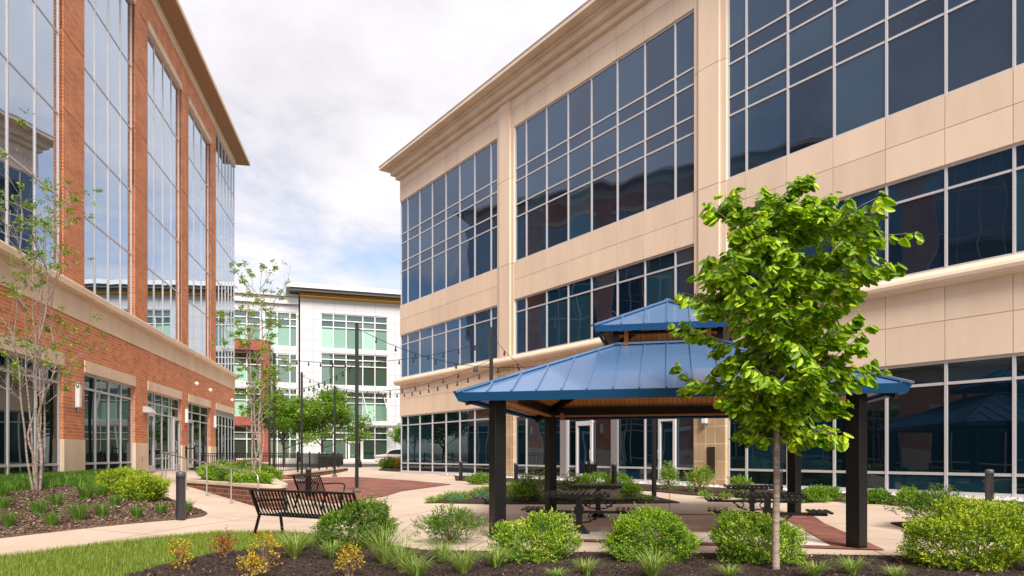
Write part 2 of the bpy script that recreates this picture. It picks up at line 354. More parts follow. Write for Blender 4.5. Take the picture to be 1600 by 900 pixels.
def gp(px, py, off=0.0):
    """the point of the ground seen at a pixel of the photograph (used to survey positions)"""
    z = 2.0
    while z < 200:
        p = ray(px, py, z)
        if p.z <= G(p.x, p.y)+off: break
        z *= 1.01
    a, b = z/1.01, z
    for _ in range(24):
        m = (a+b)/2; p = ray(px, py, m)
        if p.z <= G(p.x, p.y)+off: b = m
        else: a = m
    p = ray(px, py, b); p.z = G(p.x, p.y)+off
    return p
def px2m(Z, px): return px*Z/F

def sheet(name, poly, m, off=0, step=.5, thick=0):
    """a sheet cut to an outline in plan and laid over the terrain"""
    bm = bmesh.new(); vs = [bm.verts.new((p[0], p[1], 0)) for p in poly]; bm.faces.new(vs)
    xs = [p[0] for p in poly]; ys = [p[1] for p in poly]
    for ax, lo, hi in ((0, min(xs), max(xs)), (1, min(ys), max(ys))):
        k = math.ceil(lo/step+1e-6)
        while k*step < hi-1e-6:
            co = [0, 0, 0]; no = [0, 0, 0]; co[ax] = k*step; no[ax] = 1
            bmesh.ops.bisect_plane(bm, geom=bm.verts[:]+bm.edges[:]+bm.faces[:], plane_co=co, plane_no=no); k += 1
    for v in bm.verts: v.co.z = G(v.co.x, v.co.y)+off
    for f in bm.faces:
        f.normal_update()
        if f.normal.z < 0: f.normal_flip()
    if thick:
        be = [e for e in bm.edges if e.is_boundary]
        r = bmesh.ops.extrude_edge_only(bm, edges=be)
        for v in r['geom']:
            if isinstance(v, bmesh.types.BMVert): v.co.z -= thick
    bmesh.ops.triangulate(bm, faces=[f for f in bm.faces if len(f.verts) > 4])
    me = bpy.data.meshes.new(name); bm.to_mesh(me); bm.free(); me.materials.append(m)
    o = bpy.data.objects.new(name, me); col.objects.link(o); o['kind'] = 'structure'
    return o
def smooth_poly(pts, n=4):
    """Catmull-Rom through points (closed)"""
    P = [Vector((p[0], p[1])) for p in pts]; k = len(P); o = []
    for i in range(k):
        a, b, c, d = P[i-1], P[i], P[(i+1) % k], P[(i+2) % k]
        for j in range(n):
            t = j/n
            o.append(.5*((2*b)+(c-a)*t+(2*a-5*b+4*c-d)*t*t+(3*b-a-3*c+d)*t**3))
    return o
def curve_pts(pts, n=6):
    P = [Vector(p) for p in pts]; k = len(P); o = []
    for i in range(k-1):
        a, b, c, d = P[max(i-1, 0)], P[i], P[i+1], P[min(i+2, k-1)]
        for j in range(n):
            t = j/n
            o.append(.5*((2*b)+(c-a)*t+(2*a-5*b+4*c-d)*t*t+(3*b-a-3*c+d)*t**3))
    o.append(P[-1]); return o
def inside(poly, x, y):
    r = False; n = len(poly); j = n-1
    for i in range(n):
        xi, yi = poly[i][0], poly[i][1]; xj, yj = poly[j][0], poly[j][1]
        if (yi > y) != (yj > y) and x < (xj-xi)*(y-yi)/(yj-yi)+xi: r = not r
        j = i
    return r
def scatter(poly, n, seed=0):
    rr = random.Random(seed); xs = [p[0] for p in poly]; ys = [p[1] for p in poly]; o = []
    while len(o) < n:
        x = rr.uniform(min(xs), max(xs)); y = rr.uniform(min(ys), max(ys))
        if inside(poly, x, y): o.append((x, y))
    return o

# terrain out to the horizon
def terrain():
    xs = [-900, -400, -200, -100, -60]+[k*2. for k in range(-22, 23)]+[60, 100, 200, 400, 900]
    ys = [-300, -100, -40]+[k*2. for k in range(-10, 60)]+[140, 180, 260, 400, 800, 1600]
    V = [(x, y, G(x, y)-.10) for y in ys for x in xs]; nx = len(xs)
    Fq = [(j*nx+i, j*nx+i+1, (j+1)*nx+i+1, (j+1)*nx+i) for j in range(len(ys)-1) for i in range(nx-1)]
    o = mesh_np('ground', V, Fq, earth); o['kind'] = 'structure'
terrain()
sheet('pavement', [(-13.0, 5), (-30, -6), (22, -6), (22, 16), (-7.5, 58), (-20, 58), (-18, 40)], conc, -.005, .5, .08)
sheet('road', [(-120, 60), (120, 60), (120, 74), (-120, 74)], asphalt, .0, 2, .05)
sheet('far_pavement', [(-20, 55), (-4, 55), (6, 60), (-60, 60), (-40, 52)], conc, .02, 1, .1)
sheet('far_verge', [(-90, 74.6), (60, 74.6), (60, 120), (-90, 120)], turf, .05, 3, .1)
MB().box(-90, 60, 74.0, 74.5, .3, .72, cap_m).build('kerb')['kind'] = 'structure'
GP = lambda *a: [gp(x, y) for x, y in a]
# brick plaza
plaza = GP((706, 757), (640, 751), (560, 745.5), (500, 746), (440, 753), (436, 765), (455, 778), (520, 787), (600, 776))
sheet('brick_plaza', plaza, paver, .012)
# pavilion floor bands
CP = Vector((3.19, 14.03)); E1 = Vector((.9744, -.225)); E2 = Vector((.225, .9744))
HA, HB = 2.9, 2.75
def pl(a, b): return CP+E1*a+E2*b
def band(name, a0, a1, b0, b1): sheet(name, [pl(a0, b0), pl(a1, b0), pl(a1, b1), pl(a0, b1)], paver, .012)
pad = mat('pale_concrete_shade_lift', (.7, .64, .58), .8); mottle(pad, (.64, .58, .52), (.76, .69, .63), 1.2, 7, .15, 120, .004, .3, .7)  # paler concrete, its colour also raised to offset the shade under the roof
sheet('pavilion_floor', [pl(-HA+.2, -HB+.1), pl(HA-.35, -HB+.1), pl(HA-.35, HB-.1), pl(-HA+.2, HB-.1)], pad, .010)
band('brick_band', -HA-.1, HA+.35, -HB-.22, -HB+.10)
band('brick_band', HA-.35, HA+.35, -HB+.10, HB+.2)
band('brick_band', -HA-.1, -HA+.2, -HB+.10, HB+.2)
band('brick_band', -HA+.2, HA-.35, HB-.1, HB+.2)
# planting beds
bed_left = [Vector((-13.9, 26.6)), gp(214, 741), gp(222, 750), gp(248, 772), gp(275, 784), gp(318, 800), gp(322, 804), gp(305, 809), gp(240, 815), gp(120, 827), gp(0, 841), Vector((-16, 9.3)), Vector((-16, 16))]
bed_left = [bed_left[0]]+[p for p in curve_pts([(q.x, q.y, 0) for q in bed_left[1:11]], 4)]+bed_left[11:]
sheet('mulch_bed', bed_left, mulch_old, .03, .4, .06)
lawn = [gp(-60, 882), gp(0, 874), gp(120, 858), gp(250, 843), gp(340, 835), gp(430, 835), gp(505, 841), gp(520, 850), gp(420, 858), gp(330, 868), gp(262, 884), gp(200, 902), gp(150, 935), Vector((-3.2, 4.0)), Vector((-6, 4.0))]
sheet('lawn', lawn, turf, .03, .4, .06)
bed_front = [gp(505, 842), gp(560, 846), gp(625, 856), gp(665, 862), gp(800, 864), gp(1000, 866), gp(1200, 868), gp(1420, 871), gp(1640, 874), Vector((14, 8.6)), Vector((14, 3)), Vector((-3.4, 3)), gp(150, 935), gp(200, 902), gp(262, 884), gp(330, 868), gp(420, 858), gp(480, 851)]
sheet('mulch_bed', bed_front, mulch, .028, .4, .06)
bed_mid = [gp(664, 786), gp(700, 780), gp(755, 767), gp(800, 757), gp(860, 754), gp(940, 762), gp(1000, 772), gp(1050, 783), gp(1062, 786), gp(900, 788), gp(780, 788)]
sheet('mulch_bed', bed_mid, mulch, .03, .4, .06)
def fr(t, d):   # a point t metres along the right facade from its far corner, d metres out from it
    return Vector((-7.17, 43.75))+Vector((.5877, -.8091))*t+FR_N*d
bed_wall = [gp(712, 751), gp(830, 756), gp(960, 765), gp(1100, 775), gp(1250, 782), gp(1400, 787), gp(1480, 791), gp(1600, 800), fr(46, 2), fr(46, .9), fr(30, .9), fr(12, .9), fr(8.2, .9)]
sheet('mulch_bed', bed_wall, mulch, .03, .4, .06)
sheet('stone_strip', [fr(6.5, .9), fr(46, .9), fr(46, 0), fr(6.5, 0)], gravel_m, .03, .4, .06)
bed_right = [gp(1392, 818), gp(1425, 817), gp(1500, 820), gp(1620, 826), Vector((11, 11)), gp(1640, 852), gp(1560, 848), gp(1480, 842), gp(1440, 833)]
sheet('mulch_bed', bed_right, mulch, .03, .4, .06)
bed_far = [gp(592, 735), gp(612, 736.5), gp(634, 737), gp(640, 730), gp(600, 730)]
sheet('mulch_bed', bed_far, mulch, .06, .6, .1)

# ------------------------------------------------------------------ facade helpers (local frame: x along, -y outward, z up)
def window(parent, xs, zs, gm, fm=alu, y=.09, bw=.06, name='window', gm_rows=None, depth=.045, skip=None, dark_h=False):
    """panes between the mullion positions xs and transom heights zs; the frame is a child"""
    g = MB()
    for i in range(len(xs)-1):
        for j in range(len(zs)-1):
            if skip and (i, j) in skip: continue
            m = gm_rows[j] if gm_rows else gm
            g.quad((xs[i]+.01, y, zs[j]+.01), (xs[i+1]-.01, y, zs[j]+.01), (xs[i+1]-.01, y, zs[j+1]-.01), (xs[i]+.01, y, zs[j+1]-.01), m)
    w_ = g.build(name, None, parent)
    f = MB()
    for k, x in enumerate(xs):
        x0 = x if k == 0 else x-bw/2; x1 = x if k == len(xs)-1 else x+bw/2
        if k == 0: x1 = x+bw
        if k == len(xs)-1: x0 = x-bw
        f.box(x0, x1, y-depth, y+.03, zs[0], zs[-1])
    for k, z in enumerate(zs):
        z0, z1 = (z, z+bw) if k == 0 else ((z-bw, z) if k == len(zs)-1 else (z-bw/2, z+bw/2))
        for i in range(len(xs)-1):
            f.box(xs[i]+bw*(.5 if i else 1), xs[i+1]-bw*(.5 if i < len(xs)-2 else 1), y-depth+.012, y+.03, z0, z1)
    f.build('frame', fm, w_)
    return w_
def leaf_door(parent, x0, x1, z0, z1, gm, y=.02, fm=door_white, hx=None, bw=.11):
    d = MB(); d.quad((x0+bw, y+.02, z0+.25), (x1-bw, y+.02, z0+.25), (x1-bw, y+.02, z1-bw), (x0+bw, y+.02, z1-bw), gm)
    d.box(x0, x0+bw, y-.04, y+.05, z0, z1, fm); d.box(x1-bw, x1, y-.04, y+.05, z0, z1, fm)
    d.box(x0+bw, x1-bw, y-.04, y+.05, z1-bw, z1, fm); d.box(x0+bw, x1-bw, y-.04, y+.05, z0, z0+.25, fm)
    o = d.build('door', None, parent)
    hx = x0+bw/2 if hx is None else hx
    h = MB(); h.tube([(hx, y-.05, z0+.85), (hx, y-.11, z0+.9), (hx, y-.11, z0+1.25), (hx, y-.05, z0+1.3)], .014, 6)
    h.build('handle', alu_dk, o, True)
    return o
def panels(mb, xs, zs, y0, m, gap=.016, th=.03):
    for i in range(len(xs)-1):
        for j in range(len(zs)-1):
            mb.box(xs[i]+gap/2, xs[i+1]-gap/2, y0, y0+th, zs[j]+gap/2, zs[j+1]-gap/2, m)
def wall_lamp(parent, x, z0, z1, y=0, w=.13):
    a = MB(); a.box(x-w/2, x+w/2, y-.13, y-.01, z0+.05, z1-.05, lampw)
    a.box(x-w/2-.012, x+w/2+.012, y-.14, y, z1-.06, z1, alu_dk); a.box(x-w/2-.012, x+w/2+.012, y-.14, y, z0+.01, z0+.06, alu_dk)
    a.lathe([(.02, -.09), (.05, -.05), (.055, .012)], 10, (x, y-.07, z0), alu_dk)
    return a.build('wall_lamp', None, parent, bevel=.006)

# ------------------------------------------------------------------ beige building on the right
def right_building():
    ang = math.atan2(-.8091, .5877)
    B = thing('office_building', 'long beige office building with bands of dark blue glass and a stepped cornice', 'office building', (-7.17, 43.75, 0), ang)
    tz = lambda Z: (43.75-Z)/.8091
    xsL = [0]+[tz(z) for z in (42.98, 41.71, 40.45, 39.17, 37.95, 36.71, 35.45, 34.88)]
    xsM = [tz(z) for z in (33.73, 32.99, 31.73, 30.49, 29.25, 27.99, 26.76, 25.53, 24.76)]
    xsR = [tz(23.65)]+[tz(23.04)+1.53*k for k in range(0, 15)]
    TE = xsR[-1]+1.4
    secs = [xsL, xsM, xsR]
    for k, xs in enumerate(secs):
        window(B, xs, [.42, .96, 3.36, 3.97], None, gm_rows=[gl_right_low]*3, bw=.075)
        window(B, xs, [6.40, 8.52, 9.14], gl_right, bw=.065)
        window(B, xs, [11.0, 13.2, 13.82, 14.98, 15.58, 17.67], gl_right, bw=.065)
    s = MB()
    for xs in secs:
        for za, zm, zb in ((3.97, 5.02, 6.0), (9.14, 10.1, 11.0), (17.67, 18.55, 19.25)):
            s.box(xs[0], xs[-1], .02, .45, za, zb, stucco)
            panels(s, xs, [za, zm, zb], -.012, stucco)
        s.box(xs[0], xs[-1], -.03, .4, 6.0, 6.40, stucco)
        s.box(xs[0], xs[-1], -.05, .15, .25, .42, alu)
    s.build('wall', None, B)
    # flat reveal shadow-gap strips over each window band
    for a, b in ((xsL[-1], xsM[0]), (xsM[-1], xsR[0]), (xsR[-1], TE)):
        p = MB()
        for z0, z1 in ((6.0, 10.95), (10.97, 15.2), (15.22, 19.25)):
            p.box(a, b, -.03, .5, z0, z1, stucco)
            c0 = a+(b-a)*.18; c1 = a+(b-a)*.82
            p.box(c0, c1, -.10, -.03, z0, z1, stucco)
        p.build('pilaster', None, B)
    for a, b in ((xsL[-1], xsM[0]), (xsM[-1], xsR[0]), (xsR[-1], TE)):
        q = MB(); q.box(a, b, -.06, .5, .2, 5.93, stone_tile); q.build('stone_pier', None, B)
    t = MB()   # rounded sill moulding
    prof = [(.1, 6.36), (-.05, 6.38), (-.10, 6.33)]+[(-.16-.17*math.cos(a), 6.13+.17*math.sin(a)) for a in [R(v) for v in (60, 30, 0, -30, -60, -80)]]+[(-.1, 5.93), (.1, 5.93)]
    t.prism(prof, -.3, TE, 'x', stucco); t.build('sill_moulding', None, B)
    c = MB()
    steps = [(19.10, 19.38, .22), (19.38, 19.66, .46), (19.66, 19.80, .58), (19.80, 20.0, 1.0)]
    for z0, z1, o in steps: c.box(-o, TE+o, -o, 21+o, z0, z1, cornice_m)
    c.box(-1.03, TE+1.03, -1.03, 22, 20.0, 20.04, alu)
    c.build('cornice', None, B)
    b = MB(); b.box(.02, TE, .42, 21, 0, 19.25, stucco); b.build('core', None, B)
    # doors in the middle section
    door_x = [(tz(26248/(900-25)), tz(26248/(925-25))), (tz(26248/(1028.5-25)), tz(26248/(1055-25)))]
    for i, (a, b2) in enumerate(door_x):
        leaf_door(B, a, b2, .40, 2.85, gl_right_low, .015, hx=b2-.06 if i == 0 else a+.06)
        MB().box(a-.02, b2+.02, -.01, .10, 2.853, 2.94, door_white).build('door_head', None, B)
    for px in (880.5, 960):
        e = MB()
        a = tz(26248/(px-5-25)); b2 = tz(26248/(px+4.5-25)); e.box(a, b2, -.03, .05, .40, 3.93, alu_dk)
        e.build('mullion_cover', None, B)
    wall_lamp(B, tz(26248/(1104-25)), 2.55, 3.1, -.06, .17)
    tp = tz(26248/(1113-25)); MB().box(tp-.16, tp+.16, -.10, -.063, .75, 1.75, bronze).build('plaque', None, B)
    wall_lamp(B, xsR[-1]+.6, 2.7, 3.3, -.06)
right_building()

# ------------------------------------------------------------------ brick building on the left
def left_building():
    B = thing('brick_office_building', 'orange brick office building with tall mirror windows, cream ledge and wide eaves', 'office building', (-9.17, 0, 0), math.atan2(.9815, -.191))
    T = lambda Z: Z/.9815
    bays = [(-9.0, -4.5, 4), (-3.1, 1.3, 4), (2.7, 7.1, 4), (8.5, 12.9, 4), (14.35, 19.83, 4), (21.25, 25.66, 4), (27.05, 31.70, 4), (32.85, 37.15, 3), (38.35, 43.35, 6)]
    for i, (z0, z1, n) in enumerate(bays):
        a, b = T(z0), T(z1); xs = [a+(b-a)*k/n for k in range(n+1)]; last = i == len(bays)-1
        rows = [6.60, 8.98, 11.34, 13.68, 16.02, 18.40]
        if last: window(B, xs, [6.60, 8.98, 11.34, 13.68, 16.02, 17.9, 19.68], gl_left, y=.04, bw=.05, depth=.03)
        else: window(B, xs, rows, gl_left, y=.13, bw=.055, depth=.03)
        if i == 6:
            window(B, [a, a+.95, a+1.25, a+2.25, a+3.25, a+3.6, b], [.80, 3.18, 3.58, 4.04], gl_left_low, alu, y=.15, bw=.06, depth=.04)
            window(B, [a+1.25, a+2.25, a+3.25], [.80, 1.35], gl_left_low, alu, y=.145, bw=.05, depth=.04)
            leaf_door(B, a+.08, a+.95, .80, 3.14, gl_left_low, .06, alu, a+.85)
            leaf_door(B, b-1.05, b-.12, .80, 3.14, gl_left_low, .06, alu, b-.95)
        elif i == 7:
            window(B, [a, a+1.1, a+2.7, b], [.80, 3.18, 3.58, 4.04], gl_left_low, alu, y=.15, bw=.06, depth=.04)
            leaf_door(B, a+.08, a+1.0, .80, 3.14, gl_left_low, .06, alu, a+.9)
        elif last:
            window(B, xs, [.55, 3.18, 3.78], gl_left_low, alu, y=.05, bw=.055, depth=.03)
            MB().box(a, b, .04, .14, 3.782, 4.04, alu_dk).build('panel', None, B)
        else:
            window(B, xs, [.70, 1.19, 3.56, 4.04], gl_left_low, alu, y=.13, bw=.07, depth=.04)
    Z0, Z1 = T(-10.4), T(43.35)
    br = MB(); li = MB(); jt = MB()
    edges = [Z0]+[T(v) for b in bays for v in b[:2]]
    piers = [(edges[2*k], edges[2*k+1]) for k in range(len(bays))]
    for a, b in piers:
        br.box(a, b, 0, .5, 1.93, 4.41); li.box(a-.0, b+.0, -.025, .5, .1, 1.93)
        zs = [6.58, 9.25, 11.57, 13.8, 16.2, 18.4]
        for j in range(5): br.box(a, b, 0, .5, zs[j]+.012, zs[j+1]-.012)
        br.box(a, b, .03, .5, 6.58, 18.7); br.box(a, b, 0, .5, 18.412, 18.70)
    for i, (z0, z1, n) in enumerate(bays):
        a, b = T(z0), T(z1)
        li.box(a-.02, b+.02, -.03, .45, 4.04, 4.409)
        if i < len(bays)-1: li.box(a-.02, b+.02, -.03, .45, 18.40, 18.698)
        k = 0
        if i < len(bays)-1: br.box(a, b, 0, .5, 18.70, 19.7)
    for a, b in piers: br.box(a, b, 0, .5, 18.70, 19.7)
    br.box(Z0, Z1, 0, .5, 4.412, 5.57)
    br.build('wall', brick, B)
    li.box(Z0, Z1+.02, .012, .5, 5.572, 6.30)
    panels(li, [Z0+1.92*k for k in range(29)]+[Z1+.02], [5.575, 6.30], -.02, None)
    li.box(Z0, Z1, -.05, .5, 19.7, 20.2); li.build('stone_band', lime, B)
    l2 = MB(); l2.prism([(0, 6.28), (-.13, 6.30), (-.19, 6.36), (-.19, 6.53), (-.16, 6.58), (.3, 6.58), (.3, 6.28)], Z0, Z1+.2, 'x'); l2.build('ledge', lime, B)
    r = MB(); r.box(Z0-.7, Z1+.75, -.75, 22, 20.2, 20.23, soffit_m); r.box(Z0-.75, Z1+.8, -.8, 22, 20.23, 20.42, lime); r.build('roof', None, B)
    c = MB(); c.box(Z0, Z1-.05, .45, 20, 0, 19.7, brick)
    c.build('core', None, B)
    # lamps, hood, camera lights on the wall
    wall_lamp(B, T(20.65), 2.86, 3.66, 0, .16); wall_lamp(B, T(32.3), 2.95, 3.70, 0, .16); wall_lamp(B, T(37.9), 2.95, 3.70, 0, .16); wall_lamp(B, T(13.6), 2.86, 3.66, 0, .16)
    h = MB(); x = T(26.75); h.prism([(-.36, 3.12), (-.30, 3.20), (-.12, 3.36), (0, 3.36), (0, 3.12)], x-.25, x+.25, 'x', alu); h.build('door_hood', None, B)
    for z, zz in ((33.3, 4.95), (36.0, 4.90), (41.3, 4.80)):
        f = MB(); x = T(z); f.tube([(x, 0, zz), (x, -.12, zz), (x, -.16, zz+.03)], .02, 6, alu_dk); f.lathe([(.02, .10), (.075, .07), (.10, .01), (.09, -.06), (.03, -.09)], 12, (x, -.26, zz), lampw)
        f.build('flood_light', None, B, True)
    MB().box(T(32.2)-.05, T(32.2)+.05, -.06, 0, 2.72, 2.86, red_m).build('alarm', None, B)
    MB().box(T(26.3)-.05, T(26.3)+.05, -.05, -.026, 1.25, 1.42, alu_dk).build('outlet', None, B)
left_building()

# ------------------------------------------------------------------ white building far behind
def white_building():
    ux, uy = .951, .309; A = Vector((-18.83, 82))
    B = thing('white_office_building', 'white panelled office building with green glass and gold-trimmed eaves across the road', 'office building', (A.x, A.y, 0), math.atan2(uy, ux))
    def T(px):
        k = (px-800)/F; return (A.x-k*A.y)/(k*uy-ux)
    zz = lambda y, px=555: CAMZ+(HY-y)*(A.y+T(px)*uy)/F
    wm = MB(); rows = [(14.1, 18.3), (9.75, 13.6), (5.5, 9.1), (.85, 4.9)]
    xs = [T(v) for v in (501, 521, 541, 567, 586, 606)]
    a, b = T(469), T(840)
    xs2 = [T(v) for v in (660, 685, 710, 735, 760, 785, 810)]
    wm.box(a, xs[0], 0, .5, .3, 20.0); wm.box(xs[-1], xs2[0], 0, .5, .3, 20.0); wm.box(xs2[-1], b, 0, .5, .3, 20.0)
    for q in (xs, xs2):
        prev = 20.0
        for z0, z1 in rows: wm.box(q[0], q[-1], 0, .5, z1, prev); prev = z0
        wm.box(q[0], q[-1], 0, .5, .3, prev)
    wm.build('wall', white_panel, B)
    for k, (z0, z1) in enumerate(rows):
        h = z1-z0
        gr = [gl_far_lo, gl_far_hi, gl_far_hi] if k in (0, 2) else [gl_far_hi, gl_far_hi, gl_far_hi]
        window(B, xs2, [z0, z0+h*.62, z0+h*.81, z1], None, door_white, y=.3, bw=.11, gm_rows=gr, depth=.2)
        window(B, xs, [z0, z0+h*.62, z0+h*.81, z1], None, door_white, y=.3, bw=.11, gm_rows=gr, depth=.2)
    r = MB(); r.box(a-1.6, b+1, -1.8, 18, 20.75, 21.25, whitep); r.box(a-1.2, b+1, -1.5, 18, 20.45, 20.75, mat('dark_soffit', (.16, .15, .17), .7)); r.box(a-.05, b, -.35, 18, 20.0, 20.45, wood_gold)
    for k in range(3): r.box(a-.06, b, -.9, -.36, 20.05+.14*k, 20.09+.14*k, wood_gold)
    r.build('roof', None, B)
    MB().box(a, b, .5, 18, .2, 20.0, white_panel).build('core', None, B)
    # left wing, set back
    lw = MB(); aw, bw_ = T(250), T(468)-.1; y0 = .7
    rowsw = [(14.2, 18.3), (9.9, 13.4), (5.7, 9.3), (1.0, 4.9)]
    prev = 19.2
    for z0, z1 in rowsw: lw.box(aw, bw_, y0, y0+.5, z1, prev); prev = z0
    lw.box(aw, bw_, y0, y0+.5, .2, prev); lw.box(T(407), T(412), y0-.02, y0+.4, 14.2, 18.3); lw.box(T(464.5), bw_, y0-.02, y0+.5, .3, 19.2)
    lw.build('wing_wall', white_panel, B)
    rf = MB(); rf.box(aw, bw_, y0-.4, 16, 19.2, 20.0, whitep); rf.box(aw, bw_, y0-.8, 16, 20.0, 20.3, alu_dk); rf.build('wing_roof', None, B)
    MB().box(aw, bw_, 1.3, 17, .2, 19.2, white_panel).build('wing_core', None, B)
    xw = [T(v) for v in (300, 320, 340, 364, 385, 407)]; xv = [T(v) for v in (412, 433, 453, 464.5)]
    for k, (z0, z1) in enumerate(rowsw):
        h = z1-z0; gr = [gl_far_lo, gl_far_hi, gl_far_hi] if k != 3 else [gl_far_hi]*3
        window(B, xw, [z0, z0+h*.6, z0+h*.8, z1], None, door_white, y=y0+.25, bw=.11, gm_rows=gr, depth=.2)
        gr = [gl_far_hi]*3 if k in (1, 3) else gr
        window(B, xv, [z0, z0+h*.6, z0+h*.8, z1], None, door_white, y=y0+.25, bw=.11, gm_rows=gr, depth=.2)
    p = MB(); p.box(T(320), T(422), -.5, y0, 13.5, 14.7); p.box(T(407), T(422), -.5, y0, .2, 13.5); p.box(T(320), T(403), -.2, y0, 4.9, 5.9); p.box(T(320), T(403), -.2, y0, .2, .95)
    p.build('brick_portal', brick_far, B)
    leaf_door(B, T(544), T(566.5), .85, 3.15, gl_far_hi, .2, door_white, T(555), .22)
    c = MB()
    for px in range(560, 616, 9):
        x = T(px); c.beam((x, 0, 5.0), (x+.5, -3.2, 5.15), .12, .35)
    c.box(T(557), T(614), -3.3, -3.1, 4.95, 5.25); c.box(T(557), T(614), -.15, 0, 4.95, 5.2)
    for px in (566, 598): c.tube([(T(px), -.05, 9.0), (T(px)+.6, -3.0, 5.2)], .06, 6)
    c.build('canopy', alu, B)
white_building()

# ------------------------------------------------------------------ raised terrace, planter, handrail, fence
def wallrun(name, pts, z0s, ztop, thick, m, capm, label, cat):
    """low masonry wall following a line, with a cap"""
    o = thing(name, label, cat, (0, 0, 0))
    b = MB(); c = MB()
    P = [Vector((p[0], p[1])) for p in pts]; n = len(P)
    nor = []
    for i in range(n):
        d = (P[min(i+1, n-1)]-P[max(i-1, 0)]).normalized(); nor.append(Vector((-d.y, d.x)))
    def strip(mb, wa, wb, zb, zt):
        vs = []; fs = []
        for i in range(n):
            a = P[i]+nor[i]*wa; d = P[i]+nor[i]*wb
            b0 = zb[i] if hasattr(zb, '__len__') else zb
            vs += [(a.x, a.y, b0), (d.x, d.y, b0), (d.x, d.y, zt), (a.x, a.y, zt)]
        for i in range(n-1):
            k = 4*i
            for j in range(4): fs.append((k+j, k+(j+1) % 4, k+4+(j+1) % 4, k+4+j))
        fs += [(0, 3, 2, 1), (4*n-4, 4*n-3, 4*n-2, 4*n-1)]
        mb.add(vs, fs)
    strip(b, 0, thick, z0s, ztop-.09); strip(c, -.04, thick+.04, ztop-.09, ztop)
    b.build('brickwork', m, o); c.build('cap', capm, o, bevel=.012)
    return o
pw = [(-10.65, 22.6), (-10.6, 21.6), (-9.2, 20.2), (-8.0, 19.0), (-6.95, 17.95), (-6.2, 17.35), (-5.85, 17.5), (-6.1, 18.4), (-7.2, 21), (-8.9, 25.5), (-9.6, 28)]
pwc = [(p.x, p.y) for p in curve_pts([(x, y, 0) for x, y in pw], 4)]
wallrun('planter_wall', pwc, [G(x, y)-.1 for x, y in pwc], .70, .28, brick_dk, cap_m, 'curved brown brick planter wall with cream stone cap beside the ramp', 'planter wall')
soil = [Vector(p) for p in pwc]+[Vector((-12.3, 28)), Vector((-11.2, 24.5))]
bm_ = MB(); bm_.add([(p.x, p.y, .62) for p in soil], [tuple(range(len(soil)))], mulch); bm_.build('planter_soil')['kind'] = 'structure'
terr = [(-16.4, 35.2), (-13.5, 34.2), (-11.3, 33.2), (-10.75, 33.6), (-10.8, 36.5), (-11.1, 41), (-11.9, 49.5)]
tc_ = [(p.x, p.y) for p in curve_pts([(x, y, 0) for x, y in terr], 4)]
wallrun('terrace_wall', tc_, [G(x, y)-.1 for x, y in tc_], .60, .3, brick_dk, cap_m, 'low brown brick retaining wall under the black railing', 'retaining wall')
tp_ = [Vector(p) for p in tc_]+[Vector((-18.6, 49.5)), Vector((-16.6, 36))]
t_ = MB(); t_.add([(p.x, p.y, .585) for p in tp_], [tuple(range(len(tp_)))], conc); t_.build('terrace')['kind'] = 'structure'

def fence():
    o = thing('metal_fence', 'black metal picket railing round the raised terrace', 'railing', (0, 0, 0))
    line = curve_pts([(-16.3, 35.6, .60), (-13.4, 34.5, .60), (-11.4, 33.55, .60), (-11.0, 34.2, .60), (-11.05, 37, .60), (-11.35, 41.5, .60), (-12.1, 49, .60)], 12)
    L_ = [0]
    for i in range(1, len(line)): L_.append(L_[-1]+(line[i]-line[i-1]).length)
    def at(s):
        for i in range(1, len(line)):
            if L_[i] >= s: return line[i-1].lerp(line[i], (s-L_[i-1])/max(1e-6, L_[i]-L_[i-1]))
        return line[-1]
    r = MB()
    for z in (.12, .82, .95): r.tube([p+Vector((0, 0, z)) for p in line], .018, 5)
    r.build('rail', black, o)
    pk = MB(); s = .12
    while s < L_[-1]:
        p = at(s); pk.beam(p+Vector((0, 0, .1)), p+Vector((0, 0, .95)), .02, .02); s += .125
    pk.build('picket', black, o)
    s = 0
    while s < L_[-1]:
        p = at(s); q = MB(); q.box(-.035, .035, -.035, .035, 0, 1.0); q.lathe([(.05, 1.0), (.05, 1.02), (.02, 1.05)], 8); q.build('post', black, o, loc=p); s += 2.35
fence()
def gate_rail():
    o = thing('metal_railing', 'short black railing beside the brick building door', 'railing', (0, 0, 0))
    m = MB(); a = ray(291, 735, 28.5); b = ray(304, 735, 28.5)
    z0 = .79
    for p, n in ((a, 'post'), (b, 'post')):
        q = MB(); q.beam((p.x, p.y, z0), (p.x, p.y, z0+1.05), .06, .06); q.build('post', black, o)
    m.beam((a.x, a.y, z0+.95), (b.x, b.y, z0+.95), .04, .04); m.beam((a.x, a.y, z0+.12), (b.x, b.y, z0+.12), .04, .04)
    m.build('rail', black, o)
gate_rail()
